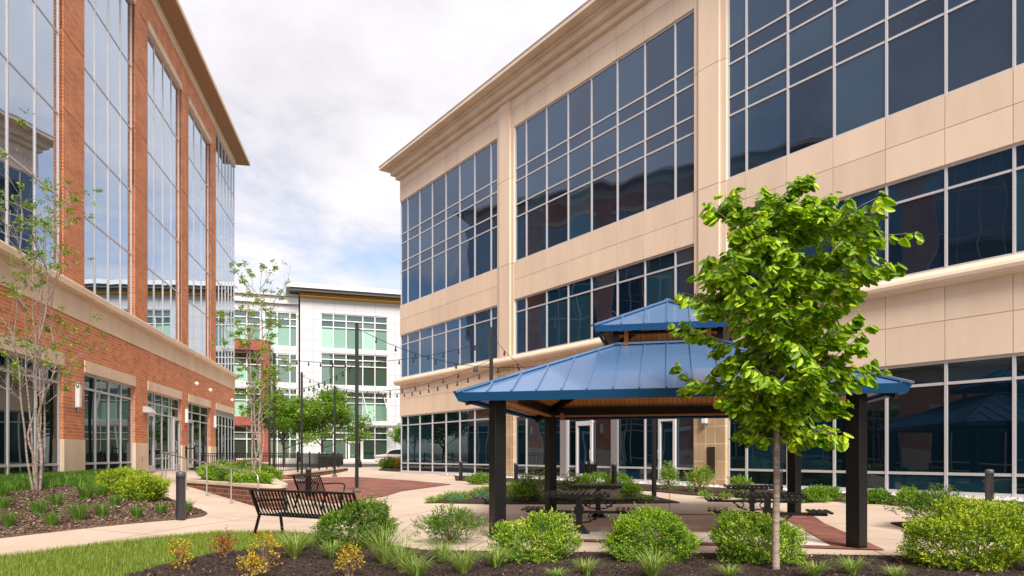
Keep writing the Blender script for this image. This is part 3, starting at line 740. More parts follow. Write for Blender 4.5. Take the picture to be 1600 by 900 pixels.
def handrail():
    o = thing('handrail', 'pale metal handrail climbing the ramp in front of the planter wall', 'handrail', (0, 0, 0))
    pts = [(-6.45, 17.05), (-7.3, 17.75), (-8.4, 18.8), (-9.5, 19.9), (-10.95, 21.4), (-11.0, 22.4)]
    gz = [G(*p) for p in pts]
    top = [Vector((x, y, g+.90)) for (x, y), g in zip(pts, gz)]
    r = MB()
    r.tube([Vector((-6.3, 16.95, gz[0]+.05)), Vector((-6.3, 16.95, gz[0]+.74)), Vector((-6.33, 16.97, gz[0]+.84)), Vector((-6.42, 17.03, gz[0]+.895))]+top[:], .021, 8)
    r.tube([top[0]+Vector((0, 0, -.0)), top[0]+Vector((.02, .02, 0))], .021, 8)
    r.build('rail', rail_m, o, True)
    for (x, y), g, t in list(zip(pts, gz, top))[1:]:
        q = MB(); q.tube([(x, y, g-.02), (x, y, t.z)], .021, 8); q.lathe([(.045, 0), (.045, .012), (.03, .02)], 10, (x, y, g)); q.build('post', rail_m, o)
    q = MB(); q.tube([(-10.75, 21.2, G(-10.75, 21.2)), (-10.75, 21.2, top[4].z)], .021, 8); q.build('post', rail_m, o)
handrail()

# ------------------------------------------------------------------ pavilion
def pavilion():
    P = thing('picnic_pavilion', 'open picnic pavilion with two-tier blue metal roof on black posts', 'pavilion', (CP.x, CP.y, 0), -R(13))
    s2 = .225/2
    for sx in (-1, 1):
        for sy in (-1, 1):
            q = MB(); q.box(-s2, s2, -s2, s2, -.03, 2.66); q.box(-s2-.012, s2+.012, -s2-.012, s2+.012, 0, .02)
            q.build('post', post_m, P, bevel=.012, loc=(sx*HA, sy*HB, 0), rot=(0, 0, R(45)))
    be = MB(); zb0, zb1 = 2.46, 2.66
    for sy in (-1, 1): be.box(-HA, HA, sy*HB-.055, sy*HB+.055, zb0, zb1, post_m)
    for sx in (-1, 1): be.box(sx*HA-.055, sx*HA+.055, -HB, HB, zb0+.003, zb1+.003, post_m)
    for sy in (-1, 1): be.box(-HA+.12, HA-.12, sy*HB-.075, sy*HB+.075, zb0-.04, zb0-.003, wood_plain)
    for sx in (-1, 1): be.box(sx*HA-.075, sx*HA+.075, -HB+.12, HB-.12, zb0-.036, zb0-.001, wood_plain)
    be.build('beam', None, P)
    cb = MB()
    for sx in (-1, 1):
        for sy in (-1, 1):
            cb.box(sx*(HA-.30)-.05, sx*(HA-.30)+.05, sy*HB-.07, sy*HB+.07, 2.36, 2.52, wood_plain)
    cb.build('beam_block', None, P)
    ex, ey, ez = HA+.6, HB+.6, 2.50; rx, rz = .99, 3.60
    T2, TZ, AZ = 1.372, 3.91, 4.62
    # hip rafters
    hr = MB()
    for sx in (-1, 1):
        for sy in (-1, 1):
            hr.beam((sx*(ex-.15), sy*(ey-.15), ez-.12), (sx*rx, sy*rx, rz-.13), .09, .16, post_m)
            hr.beam((sx*rx*.98, sy*rx*.98, rz-.1), (sx*rx*.98, sy*rx*.98, TZ-.03), .10, .10, post_m)
            hr.beam((sx*(T2-.08), sy*(T2-.08), TZ-.09), (sx*.05, sy*.05, AZ-.12), .08, .12, post_m)
    for k in (-1, 1):
        hr.box(-rx, rx, k*rx-.05, k*rx+.05, rz-.16, rz-.05, post_m); hr.box(k*rx-.05, k*rx+.05, -rx, rx, rz-.163, rz-.053, post_m)
        hr.box(-rx, rx, k*rx-.04, k*rx+.04, TZ-.12, TZ-.06, post_m); hr.box(k*rx-.04, k*rx+.04, -rx, rx, TZ-.123, TZ-.063, post_m)
    hr.build('rafter', None, P)
    cw = MB()
    for sx in (-1, 1):
        for sy in (-1, 1): cw.box(sx*(rx-.22)-.04, sx*(rx-.22)+.04, sy*(rx+.055)-.02, sy*(rx+.055)+.02, rz-.02, TZ-.07, wood_plain)
    cw.build('cupola_block', None, P)
    def tier(name, exx, eyy, e, r1, r2, z1, th, fh, sp):
        roof = MB(); sof = MB(); fa = MB(); seams = []; cap = MB()
        c = [(-exx, -eyy), (exx, -eyy), (exx, eyy), (-exx, eyy)]; t = [(-r1, -r2), (r1, -r2), (r1, r2), (-r1, r2)]
        for i in range(4):
            a, b = c[i], c[(i+1) % 4]; d, f = t[(i+1) % 4], t[i]
            if r1 > .02: roof.quad((*a, e), (*b, e), (*d, z1), (*f, z1)); q1 = .965; sof.quad((a[0]*q1, a[1]*q1, e-th+.02), (b[0]*q1, b[1]*q1, e-th+.02), (*d, z1-th), (*f, z1-th))
            else: roof.add([(*a, e), (*b, e), (0, 0, z1)], [(0, 1, 2)]); sof.add([(a[0]*.93, a[1]*.93, e-th+.02), (b[0]*.93, b[1]*.93, e-th+.02), (0, 0, z1-th)], [(0, 1, 2)])
            # fascia, mitred and slightly tucked in at the foot
            o = 1.0; k = (exx-.05)/exx; kk = (eyy-.05)/eyy
            a2, b2 = (a[0]*k, a[1]*kk), (b[0]*k, b[1]*kk)
            g = 1.004
            fa.add([(a[0]*g, a[1]*g, e+.012), (b[0]*g, b[1]*g, e+.012), (*b2, e-fh), (*a2, e-fh)], [(0, 1, 2, 3)])
            k3 = (exx-.09)/exx; k4 = (eyy-.09)/eyy
            fa.add([(*a2, e-fh), (*b2, e-fh), (b[0]*k3, b[1]*k4, e-fh+.03), (a[0]*k3, a[1]*k4, e-fh+.03)], [(0, 1, 2, 3)])
            # standing seams
            A = Vector((*a, e)); Bv = Vector((*b, e)); n = (Bv-A); ln = n.length; n.normalize()
            inn = Vector((-n.y, n.x, 0)); run = (eyy if i % 2 == 0 else exx)-(r2 if i % 2 == 0 else r1); rise = z1-e
            half = ln/2; top = r1 if i % 2 == 0 else r2
            q = int(half/sp)
            for j in range(-q, q+1):
                off = j*sp; room = half-abs(off)
                if room < .12: continue
                fr_ = min(1, room/(half-top)) if abs(off) > top else 1
                p0 = A+n*(half+off); p1 = p0+inn*(run*fr_)+Vector((0, 0, rise*fr_))
                p0 = p0+Vector((0, 0, .018)); p1 = p1+Vector((0, 0, .018))
                se = MB(); se.beam(p0+(p1-p0).normalized()*.02, p1, .022, .04); seams.append(se)
            # hip caps
            H0 = Vector((*a, e+.02)); H1 = Vector((*t[i], z1+.02)); cap.beam(H0, H1, .13, .035)
        if r1 > .02:
            for i in range(4):
                a, b = t[i], t[(i+1) % 4]; cap.beam((*a, z1+.015), (*b, z1+.015), .12, .035)
        else: cap.lathe([(.10, -.05), (.07, .02), (.02, .05)], 8, (0, 0, z1))
        ro = roof.build(name, blue_roof, P); [q.build('seam', blue_roof, ro) for q in seams]; cap.build('hip_cap', blue_roof, ro)
        fa.build('fascia', blue_trim, ro); sof.build('soffit', wood, P)
    tier('lower_roof', ex, ey, ez, rx, rx, rz, .05, .13, .42)
    tier('upper_roof', T2, T2, TZ, .001, .001, AZ, .04, .10, .42)
pavilion()

# ------------------------------------------------------------------ picnic tables
def slats(mb, x0, x1, y0, y1, z, w, gap, th=.035):
    n = int((x1-x0+gap)/(w+gap)); sp = (x1-x0-w)/(n-1)
    for i in range(n): mb.box(x0+i*sp, x0+i*sp+w, y0, y1, z-th, z)
def picnic_table():
    t = thing('picnic_table', '', 'picnic table')
    a = MB(); slats(a, -.58, .58, -.56, .56, .765, .062, .03); a.box(-.58, .58, -.50, -.46, .70, .728); a.box(-.58, .58, .46, .50, .70, .728); a.box(-.59, -.575, -.57, .57, .722, .768); a.box(.575, .59, -.57, .57, .722, .768)
    a.build('tabletop', black, t, bevel=.005)
    p = MB(); p.box(-.055, .055, -.055, .055, .1, .70); p.box(-.2, .2, -.2, .2, 0, .015); p.add([(-.16, -.16, .015), (.16, -.16, .015), (.16, .16, .015), (-.16, .16, .015), (-.06, -.06, .16), (.06, -.06, .16), (.06, .06, .16), (-.06, .06, .16)], [(0, 1, 5, 4), (1, 2, 6, 5), (2, 3, 7, 6), (3, 0, 4, 7), (4, 5, 6, 7)])
    p.box(-.3, .3, -.3, .3, .68, .70); p.box(-.085, .085, -.085, .085, .36, .50)
    p.build('pedestal', black, t)
    for s in (-1, 1):
        b = MB(); b.box(min(s*.06, s*.98), max(s*.06, s*.98), -.035, .035, .375, .425); b.box(min(s*.72, s*.74), max(s*.72, s*.74), -.3, .3, .405, .43); b.box(min(s*.96, s*.94), max(s*.96, s*.94), -.3, .3, .405, .43); b.build('support_arm', black, t)
        q = MB(); slats(q, min(s*.68, s*1.04), max(s*.68, s*1.04), -.36, .36, .47, .062, .03); q.build('seat', black, t, bevel=.005)
        pts = []
        for k in range(22):
            an = k/21*5.2; r = .085-.0115*an; pts.append((s*(.28+.16*math.cos(an+.6)*r/.085), 0, .30+.10*math.sin(an+.6)*r/.085+.0))
        c = MB(); c.tube(pts, .014, 6); c.tube([(s*.06, 0, .2), (s*.2, 0, .22), (s*.40, 0, .37)], .016, 6); c.build('scroll', black, t)
    return t
pt = picnic_table()
lab = ['black slatted picnic table near the left front pavilion post', 'black picnic table at the back left of the pavilion, behind another table', 'black slatted picnic table right behind the young tree trunk', 'black picnic table at the back right of the pavilion near the stone pier']
for i, (x, y, rz) in enumerate(((1.25, 12.72, -R(10)), (2.02, 16.0, -R(13)), (4.62, 12.35, -R(16)), (5.48, 15.6, -R(13)))):
    if i == 0: pt.location = (x, y, G(x, y)); pt.rotation_euler = (0, 0, rz); pt['label'] = lab[0]; pt['group'] = 'picnic tables under the pavilion'
    else: dup(pt, (x, y, G(x, y)), rz, lab[i])

# ------------------------------------------------------------------ benches
def bench(name, label, Lb, loc, rz, n=30, group='metal benches on the plaza'):
    t = thing(name, label, 'bench', loc, rz, group)
    back = [(-.20, .86), (-.17, .84), (-.03, .50), (.03, .43)]
    seat = [(.03, .43), (.10, .40), (.30, .405), (.46, .43), (.53, .42), (.55, .38)]
    for nm, prof in (('backrest', back), ('seat', seat)):
        m = MB(); w = .034
        for i in range(n):
            x = .05+(Lb-.1)*i/(n-1)
            for k in range(len(prof)-1):
                (y0, z0), (y1, z1) = prof[k], prof[k+1]
                m.beam((x, y0, z0), (x, y1, z1), w, .009, up=(0, -(z1-z0), (y1-y0)))
        if nm == 'backrest': m.tube([(0, -.20, .86), (Lb, -.20, .86)], .019, 8); m.tube([(0, -.005, .43), (Lb, -.005, .43)], .017, 8)
        else: m.tube([(0, .54, .39), (Lb, .54, .39)], .017, 8)
        m.build(nm, black, t)
    for x in (.02, Lb-.02):
        f = MB()
        f.beam((x, -.20, .87), (x, -.01, .42), .045, .02, up=(0, 1, .4)); f.beam((x, -.01, .42), (x, .54, .40), .045, .02)
        f.beam((x, .0, .42), (x, -.13, .01), .055, .022, up=(0, 1, .3)); f.beam((x, .46, .40), (x, .52, .01), .055, .022, up=(0, 1, .3))
        f.box(x-.04, x+.04, -.19, -.08, 0, .012); f.box(x-.04, x+.04, .46, .58, 0, .012)
        f.build('end_frame', black, t)
        a = MB(); a.tube(curve_pts([(x, -.11, .66), (x, .1, .665), (x, .40, .66), (x, .54, .64), (x, .60, .58), (x, .57, .45), (x, .53, .40)], 4), .019, 8); a.build('armrest', black, t, True)
    return t
bl = Vector((-4.40, 11.86)); br_ = Vector((-2.33, 10.68)); d_ = br_-bl
bench('bench', 'long black slatted metal bench seen from behind on the walkway', d_.length, (bl.x, bl.y, .0), math.atan2(d_.y, d_.x))
b2 = bench('bench', 'short black metal bench beyond the long one, behind the grey bollard', 1.2, (-5.72, 18.3, G(-5.5, 18.3)), -R(38), 16)

# ------------------------------------------------------------------ bollards
def bollard():
    t = thing('bollard', '', 'bollard'); m = MB()
    m.lathe([(.085, 0), (.085, .80), (.088, .80), (.088, .86), (.080, .885), (0.03, .90)], 20); m.build('post', bollard_m, t, True)
    l = MB(); l.lathe([(.080, .755), (.080, .785)], 20); 
    g = MB(); g.lathe([(.0865, .772), (.0865, .782)], 20); g.build('light_slot', black, t)
    return t
bo = bollard()
BL = [(282.5, 812, 76, 'dark grey cylindrical bollard at the tip of the left mulch bed'), (482, 776, 46, 'grey bollard rising behind the long bench, in front of the short bench'),
      (720, 751, 31, 'grey bollard by the glass front left of the pavilion'), (959.5, 767, 44, 'grey bollard seen under the pavilion between the two glass doors'),
      (1546, 795, 62, 'grey bollard in front of the ground floor glass behind the big round shrub'), (806, 757, 34, 'grey bollard behind the shrubs near the narrow stone pier'), (1218, 785, 52, 'grey bollard hidden behind the tree trunk near the glass')]
for i, (x, y, h, lb) in enumerate(BL):
    p = gp(x, y); s = clamp(px2m(p.y, h)/.9, .8, 1.3)
    if i == 0: bo.location = p; bo.scale = (min(s, 1.08), min(s, 1.08), s); bo['label'] = lb; bo['group'] = 'bollard lights along the paths'
    else: dup(bo, p, 0, lb, scale=(min(s, 1.08), min(s, 1.08), s))

# ------------------------------------------------------------------ poles and string lights
tops = {}
def pole(key, px, base_y, top_z, label, Z=None, first=[None]):
    p = gp(px, base_y) if Z is None else Vector(((px-800)/F*Z, Z, G((px-800)/F*Z, Z)))
    tops[key] = Vector((p.x, p.y, top_z))
    h = top_z-p.z
    t = thing('light_pole', label, 'pole', p, R(20), 'poles carrying the string lights')
    m = MB(); m.box(-.052, .052, -.052, .052, 0, h); m.build('shaft', black, t, bevel=.008)
    m = MB(); m.box(-.14, .14, -.14, .14, 0, .03); m.add([(-.12, -.12, .03), (.12, -.12, .03), (.12, .12, .03), (-.12, .12, .03), (-.06, -.06, .14), (.06, -.06, .14), (.06, .06, .14), (-.06, .06, .14)], [(0, 1, 5, 4), (1, 2, 6, 5), (2, 3, 7, 6), (3, 0, 4, 7), (4, 5, 6, 7)]); m.build('base', black, t)
    m = MB(); m.lathe([(.06, h), (.05, h+.04), (.02, h+.07)], 8); m.tube([(.05, 0, h-.1), (.12, 0, h-.1), (.13, 0, h-.06)], .012, 6); m.build('cap', black, t)
pole('a', 557.5, 769, 5.6, 'tall black light pole nearest the long bench')
pole('b', 523, 744.5, 5.2, 'thin black pole with flared base beside the terrace wall')
pole('c', 471.5, 742, 5.4, 'black pole in front of the terrace railing, left of the flared one', Z=33)
pole('d', 428.5, 757, 5.5, 'thick black pole behind the thin multi-stem tree', Z=27.5)
pole('e', 767.5, 770, 5.6, 'black pole rising behind the left corner of the blue roof', Z=22.4)
pole('f', 1022, 783, 5.3, 'black pole with flared foot seen under the pavilion roof')
pole('g', 421, 750, 5.0, 'slim black pole just left of the thick one by the tree', Z=33)
bulb_me = {}
def string(a, b, sag, label, sp=.62):
    o = thing('string_light', label, 'string lights', a, 0, 'festoon strings over the plaza')
    n = max(8, int((b-a).length/.5)); pts = []
    for i in range(n+1):
        t = i/n; pts.append((b-a)*t+Vector((0, 0, -4*sag*t*(1-t))))
    MB().tube(pts, .009, 4).build('wire', black, o)
    k = int((b-a).length/sp)
    for i in range(1, k):
        t = i/k; p = (b-a)*t+Vector((0, 0, -4*sag*t*(1-t)))
        if 'm' not in bulb_me:
            q = MB(); q.lathe([(.012, 0), (.022, -.02), (.022, -.075)], 8, (0, 0, 0), black); q.lathe([(.018, -.07), (.036, -.10), (.038, -.125), (.025, -.155), (.005, -.165)], 8, (0, 0, 0), MATS['car_glass'])
            bb = q.build('bulb', None, o, True); bulb_me['m'] = bb; bb.location = p
        else:
            bb = bulb_me['m'].copy(); col.objects.link(bb); bb.parent = o; bb.location = p
z_ = lambda k, dz: tops[k]+Vector((0, 0, dz))
string(z_('a', -.1), z_('f', -.3), 1.15, 'festoon string falling from the nearest tall pole towards the blue roof')
string(z_('d', -.1), z_('e', -.4), .45, 'long level festoon string from the thick left pole to the pole behind the roof')
string(z_('c', -.1), z_('e', -1.0), .9, 'sagging festoon string from the terrace pole to the pole behind the roof', .85)
string(z_('b', -.1), z_('e', -1.35), .55, 'festoon string from the flared base pole to the pole behind the roof', .8)
string(z_('e', -.2), z_('f', -.2), 1.6, 'short festoon string dropping to the right from the pole behind the roof', .5)
string(z_('g', -.1), z_('a', -1.2), .5, 'festoon string between the slim left pole and the nearest tall pole', .7)

# ------------------------------------------------------------------ other street things
def litter_bin():
    p = Vector(((922-800)/F*27.6, 27.6, 0)); p.z = G(p.x, p.y)+.0
    t = thing('litter_bin', 'round black slatted litter bin by the glass door', 'litter bin', p)
    m = MB()
    for i in range(22):
        a = 2*math.pi*i/22; c, s = math.cos(a), math.sin(a)
        m.tube([(.26*c, .26*s, .06), (.28*c, .28*s, .45), (.27*c, .27*s, .70), (.32*c, .32*s, .84)], .014, 5)
    m.lathe([(.27, .06), (.28, .09), (.27, .10)], 22); m.lathe([(.285, .70), (.29, .73), (.275, .735)], 22)
    m.build('basket', black, t)
    m = MB(); m.lathe([(.23, .05), (.25, .75)], 20); m.build('liner', black, t)
    MB().lathe([(.20, 0), (.2, .05)], 16).build('foot', black, t)
litter_bin()
def street_lamp():
    Z = 58; p = Vector(((562-800)/F*Z, Z, 0)); p.z = G(p.x, p.y)
    t = thing('street_lamp', 'black lantern-topped street lamp in front of the white building', 'street lamp', p)
    m = MB(); m.lathe([(.20, 0), (.18, .4), (.10, .6), (.07, .8), (.06, 3.0), (.09, 3.05), (.05, 3.15)], 12); m.build('column', black, t, True)
    m = MB(); m.lathe([(.10, 3.15), (.20, 3.5), (.22, 3.6)], 8); m.build('lantern', lampw, t)
    m = MB(); m.lathe([(.26, 3.6), (.18, 3.75), (.06, 3.85), (.02, 4.0)], 8); m.build('lantern_cap', black, t)
street_lamp()
def car():
    Z = 66; x0 = (588-800)/F*Z; p = Vector((x0+2.3, Z, G(0, Z)))
    t = thing('parked_car', 'white estate car on the road beyond the corner of the beige building', 'car', p)
    pr = [(-2.3, .35), (-2.3, .85), (-2.15, 1.0), (-1.25, 1.08), (-.75, 1.5), (-.3, 1.58), (1.3, 1.58), (1.9, 1.35), (2.2, 1.0), (2.3, .8), (2.3, .35)]
    m = MB(); m.prism(pr, -.86, .86, 'y', whitep); m.build('body', None, t, bevel=.08)
    g = MB(); g.prism([(-1.15, 1.10), (-.7, 1.46), (-.25, 1.52), (.55, 1.52), (.55, 1.08)], -.875, .875, 'y', carglass); g.prism([(.62, 1.08), (.62, 1.52), (1.3, 1.52), (1.8, 1.12)], -.875, .875, 'y', carglass); g.build('window', None, t)
    MB().box(-2.3, 2.3, -.878, .878, .78, .84, red_m).build('stripe', None, t)
    for x in (-1.5, 1.5):
        for y in (-.8, .8):
            w_ = MB(); w_.tube([(x, y-.11, .33), (x, y+.11, .33)], .33, 20); wo = w_.build('wheel', rubber, t); r_ = MB(); r_.tube([(x, y-.125, .33), (x, y+.125, .33)], .2, 14); r_.build('rim', alu, wo)
    for y in (-.6, .6): MB().box(-2.33, -2.2, y-.18, y+.18, .68, .82, lampw).build('headlight', None, t)
car()
def uplight():
    p = gp(762, 788); p.z += .03
    t = thing('ground_light', 'small black ground light at the edge of the middle bed', 'light', p)
    m = MB(); m.lathe([(.07, 0), (.09, .03), (.085, .08), (.05, .12)], 12); m.build('housing', black, t, True)
    m = MB(); m.tube([(0, 0, .1), (-.1, 0, .16), (-.16, 0, .15)], .035, 8); m.build('hood', black, t)
uplight()

# ------------------------------------------------------------------ plants
def leaf_quads(P, D, ln, wd, r, droop=.0):
    """one folded diamond leaf (two triangles x2) per position P, pointing along D"""
    n = len(P); P = np.asarray(P, float); D = np.asarray(D, float); D = D/np.linalg.norm(D, axis=1)[:, None]
    U = r.normal(size=(n, 3)); U -= D*np.sum(U*D, 1)[:, None]; U /= np.linalg.norm(U, axis=1)[:, None]+1e-9
    Nn = np.cross(D, U); ln = np.asarray(ln).reshape(-1, 1)*np.ones((n, 1)); wd = np.asarray(wd).reshape(-1, 1)*np.ones((n, 1))
    a = P; b = P+D*ln*.5+U*wd*.5+Nn*wd*.12; c = P+D*ln-Nn*ln*droop; d = P+D*ln*.5-U*wd*.5+Nn*wd*.12
    V = np.stack([a, b, c, d], 1).reshape(-1, 3); Fq = np.arange(4*n).reshape(-1, 4)
    return V, Fq
def shrub(name, label, loc, rx, ry, rz, m, n=900, per=9, leaf=.032, seed=0, sparse=0, cat='shrub', group=None, lump=.27):
    r = np.random.default_rng(seed); t = thing(name, label, cat, loc, 0, group)
    ph = r.uniform(0, 6.28, 8)
    def rad(dx, dy, dz):
        return 1+lump*(np.sin(3.1*dx+ph[0]+2*dz)+np.sin(4.3*dy+ph[1])*.8+np.sin(6.7*dx+5.1*dy+ph[2])*.6+np.sin(7.3*dz+3*dx+ph[3])*.6)*.55
    d = r.normal(size=(n, 3)); d[:, 2] = np.where(r.random(n) < (.42 if sparse < .5 else .22), -np.abs(d[:, 2])*.9, np.abs(d[:, 2])); d /= np.linalg.norm(d, axis=1)[:, None]
    rr = (1-np.abs(r.normal(0, .16+sparse*.15, n)))*rad(d[:, 0], d[:, 1], d[:, 2]); rr = np.clip(rr, .25, 1.35)
    out = r.random(n) < .06; rr[out] *= r.uniform(1.05, 1.28, out.sum())
    C = np.stack([d[:, 0]*rx*rr, d[:, 1]*ry*rr, rz*.46+d[:, 2]*rz*.52*rr], 1); C[:, 2] = np.maximum(C[:, 2], .03+.05*r.random(n))
    ax = d*np.array([1, 1, .6])+np.array([0, 0, .55])+r.normal(0, .3, (n, 3)); ax /= np.linalg.norm(ax, axis=1)[:, None]
    Pl, Dl = [], []
    k = np.arange(per)
    for i in range(per):
        s = (i/per)*leaf*3.0
        Pl.append(C+ax*s+r.normal(0, leaf*.12, (n, 3))); q = ax*(.35+.9*i/per)+r.normal(0, .75, (n, 3)); Dl.append(q)
    P = np.concatenate(Pl); D = np.concatenate(Dl)
    V, Fq = leaf_quads(P, D, r.uniform(.7, 1.25, len(P))*leaf, r.uniform(.45, .6, len(P))*leaf, r, .15)
    sprig = np.tile(r.random(n), per); pos = np.repeat(np.arange(per)/per, n)
    patch = .5+.5*np.sin(P[:, 0]*7/max(rx, .1)*.6+ph[4])*np.sin(P[:, 1]*5/max(rx, .1)*.6+ph[5]+P[:, 2]*6)
    mesh_np('foliage', V, Fq, m, t, np.clip(.22*sprig+.42*pos+.22*r.random(len(P))+.18*patch, 0, 1))
    b = MB(); rr_ = random.Random(seed)
    for i in range(16 if not sparse else 26):
        j = rr_.randrange(n); c = Vector(C[j]); b.tube([(rr_.uniform(-.05, .05), rr_.uniform(-.05, .05), -.03), c*.45+Vector((0, 0, .02)), c], [.010, .007, .003], 4)
    b.build('stem', twig, t)
    return t
def tuft(name, label, loc, h, n=150, spread=.5, m=None, seed=0, w=.007, cat='ornamental grass', group=None, base=.06, parent=None):
    r = np.random.default_rng(seed); t = thing(name, label, cat, loc, 0, group)
    V = []; Fq = []
    for i in range(n):
        a = r.uniform(0, 6.283); b0 = base*math.sqrt(r.random()); hh = h*r.uniform(.55, 1.1); s = spread*hh*r.uniform(.15, 1.25); a2 = a+r.normal(0, .5)
        x0, y0 = b0*math.cos(a), b0*math.sin(a); dx, dy = math.cos(a2), math.sin(a2); px, py = -dy*w, dx*w
        pts = [(x0, y0, 0), (x0+dx*s*.25, y0+dy*s*.25, hh*.5), (x0+dx*s*.65, y0+dy*s*.65, hh*.85), (x0+dx*s*1.1, y0+dy*s*1.1, hh*(.98-.25*spread*r.random()))]
        k = len(V); ws = (1, .9, .6, .1)
        for (x, y, z), q in zip(pts, ws): V += [(x-px*q, y-py*q, z), (x+px*q, y+py*q, z)]
        for j in range(3): Fq.append((k+2*j, k+2*j+1, k+2*j+3, k+2*j+2))
    mesh_np('blades', V, Fq, m, t)
    MB().lathe([(base*.9, -.02), (base*.6, .03)], 8).build('crown', twig, t)
    return t
def grow(mb, tips, p, d, ln, rad, lvl, rr, up=.25, kids=3, spread=.6, seg=4, shrink=.68, all_pts=None):
    pts = [p.copy()]; rads = [rad]; cur = p.copy(); dd = d.copy()
    for i in range(seg):
        dd = (dd+Vector((rr.gauss(0, .11), rr.gauss(0, .11), up*.12))).normalized(); cur = cur+dd*(ln/seg); pts.append(cur.copy()); rads.append(rad*(1-.55*(i+1)/seg))
        if all_pts is not None and lvl <= 2: all_pts.append((cur.copy(), dd.copy(), lvl))
    mb.tube(pts, rads, 6 if lvl > 1 else 4)
    if lvl <= 0: tips.append((cur, dd)); return
    for k in range(kids):
        t = .35+.65*(k+rr.random()*.6)/kids; i = min(seg-1, int(t*seg)); base = pts[i].lerp(pts[i+1], t*seg-i if t*seg-i < 1 else 1)
        a = rr.uniform(0, 6.283); side = Vector((math.cos(a), math.sin(a), .15)); side = (side-dd*side.dot(dd)*.6).normalized()
        nd = (dd*(1-spread*.5)+side*spread).normalized()
        grow(mb, tips, base, nd, ln*shrink*rr.uniform(.75, 1.15), rad*.5, lvl-1, rr, up, kids, spread, seg, shrink, all_pts)
    tips.append((cur, dd))

# ---- the young linden in front
def linden():
    p0 = gp(1212, 893); p0.z += 0
    t = thing('young_tree', 'young tree with slim pale trunk and large bright green leaves before the pavilion', 'tree', p0)
    rr = random.Random(5); r = np.random.default_rng(5)
    S = p0.y/F
    tr = MB(); H = (893-282)*S
    path = [Vector((0, 0, -.05)), Vector((.0, 0, .5)), Vector((.012, 0, 1.1)), Vector((.02, .02, 1.65)), Vector((.03, .02, 2.3)), Vector((.05, 0, 3.1)), Vector((.02, .02, 3.9)), Vector((.0, 0, H-.1))]
    pc = curve_pts(path, 4); n = len(pc)
    tr.tube(pc, [.054 if i == 0 else max(.008, .046*(1-i/n)**.75+.004) for i in range(n)], 12)
    tr.build('trunk', bark_linden, t, True)
    br = MB(); tips = []; pts = []
    # silhouette half widths (m) against height, from the photograph
    prof = [(1.45, .45), (1.8, .85), (2.3, 1.08), (3.0, 1.18), (3.4, 1.32), (4.0, 1.2), (4.4, 1.0), (4.75, .62), (4.95, .2)]
    def hw(z):
        for i in range(len(prof)-1):
            if prof[i][0] <= z <= prof[i+1][0]:
                f = (z-prof[i][0])/(prof[i+1][0]-prof[i][0]); return prof[i][1]*(1-f)+prof[i+1][1]*f
        return .2
    nb = 88
    for k in range(nb):
        zb = 1.62+(H-1.92)*(k/nb)**1.0; a = k*2.399+rr.uniform(-.4, .4); i = min(range(n), key=lambda q: abs(pc[q].z-zb)); b0 = pc[i]
        rise = rr.uniform(-.05, .95); reach = hw(zb+.3)*rr.uniform(.35, .86); reach = min(reach, hw(min(zb+reach*rise, 4.94))*.88)
        e = b0+Vector((math.cos(a)*reach*(.90 if math.cos(a) > 0 else 1.0), math.sin(a)*reach, reach*rise)); e.z = min(e.z, H+.02)
        mid = b0.lerp(e, .5)+Vector((0, 0, -.08*reach)); c = curve_pts([b0, mid, e, e+Vector((math.cos(a)*.07, math.sin(a)*.07, -.02))], 5)
        br.tube(c, [max(.0025, .011*(1-j/len(c))) for j in range(len(c))], 5)
        for j, q in enumerate(c):
            if j >= 3: pts.append((q, Vector((math.cos(a), math.sin(a), .1))))
        for s in range(7):
            f = rr.uniform(.12, .95); q = c[int(f*(len(c)-1))]; a2 = a+rr.choice((-1, 1))*rr.uniform(.4, 1.2); l2 = reach*rr.uniform(.2, .45)
            e2 = q+Vector((math.cos(a2)*l2, math.sin(a2)*l2, l2*rr.uniform(-.25, .9))); br.tube([q, q.lerp(e2, .5)+Vector((0, 0, .02)), e2], [.004, .003, .002], 4)
            for f2 in (.3, .55, .8, 1.0): pts.append((q.lerp(e2, f2), Vector((math.cos(a2), math.sin(a2), 0))))
    br.build('branch', bark_linden, t, True)
    V = []; Fq = []
    for q, d in pts:
        for k in range(3):
            ln = rr.uniform(.065, .14); a = math.atan2(d.y, d.x)+rr.choice((-1, 1))*rr.uniform(.2, 1.3)
            D = Vector((math.cos(a), math.sin(a), rr.uniform(-1.7, -.15))).normalized()
            side = D.cross(Vector((0, 0, 1))).normalized(); side = (side+Vector((0, 0, rr.gauss(0, .35)))).normalized(); nn = side.cross(D)
            st = q+D*.03+Vector((rr.gauss(0, .02), rr.gauss(0, .02), rr.gauss(0, .02)))
            w_ = ln*.49; b = len(V)
            fold = rr.uniform(.1, .3)*ln
            # heart-shaped leaf: midrib raised or sunk, margins drooping
            mid = [(0.0, 0), (.35, .03), (.7, 0), (1.0, -.10)]
            edge = [(-.08, .42), (.22, 1.0), (.58, .86), (.85, .38)]
            for f, h in mid: V.append(st+D*(f*ln)+nn*(h*ln))
            for sg in (-1, 1):
                for f, u in edge: V.append(st+D*(f*ln)+side*(sg*w_*u)-nn*(fold*u)-Vector((0, 0, .12*ln*f)))
            for o in (4, 8):
                Fq += [(b, b+o, b+o+1, b+1), (b+1, b+o+1, b+o+2, b+2), (b+2, b+o+2, b+o+3, b+3)]
    mesh_np('crown', [tuple(v) for v in V], Fq, leaf_linden, t)
linden()

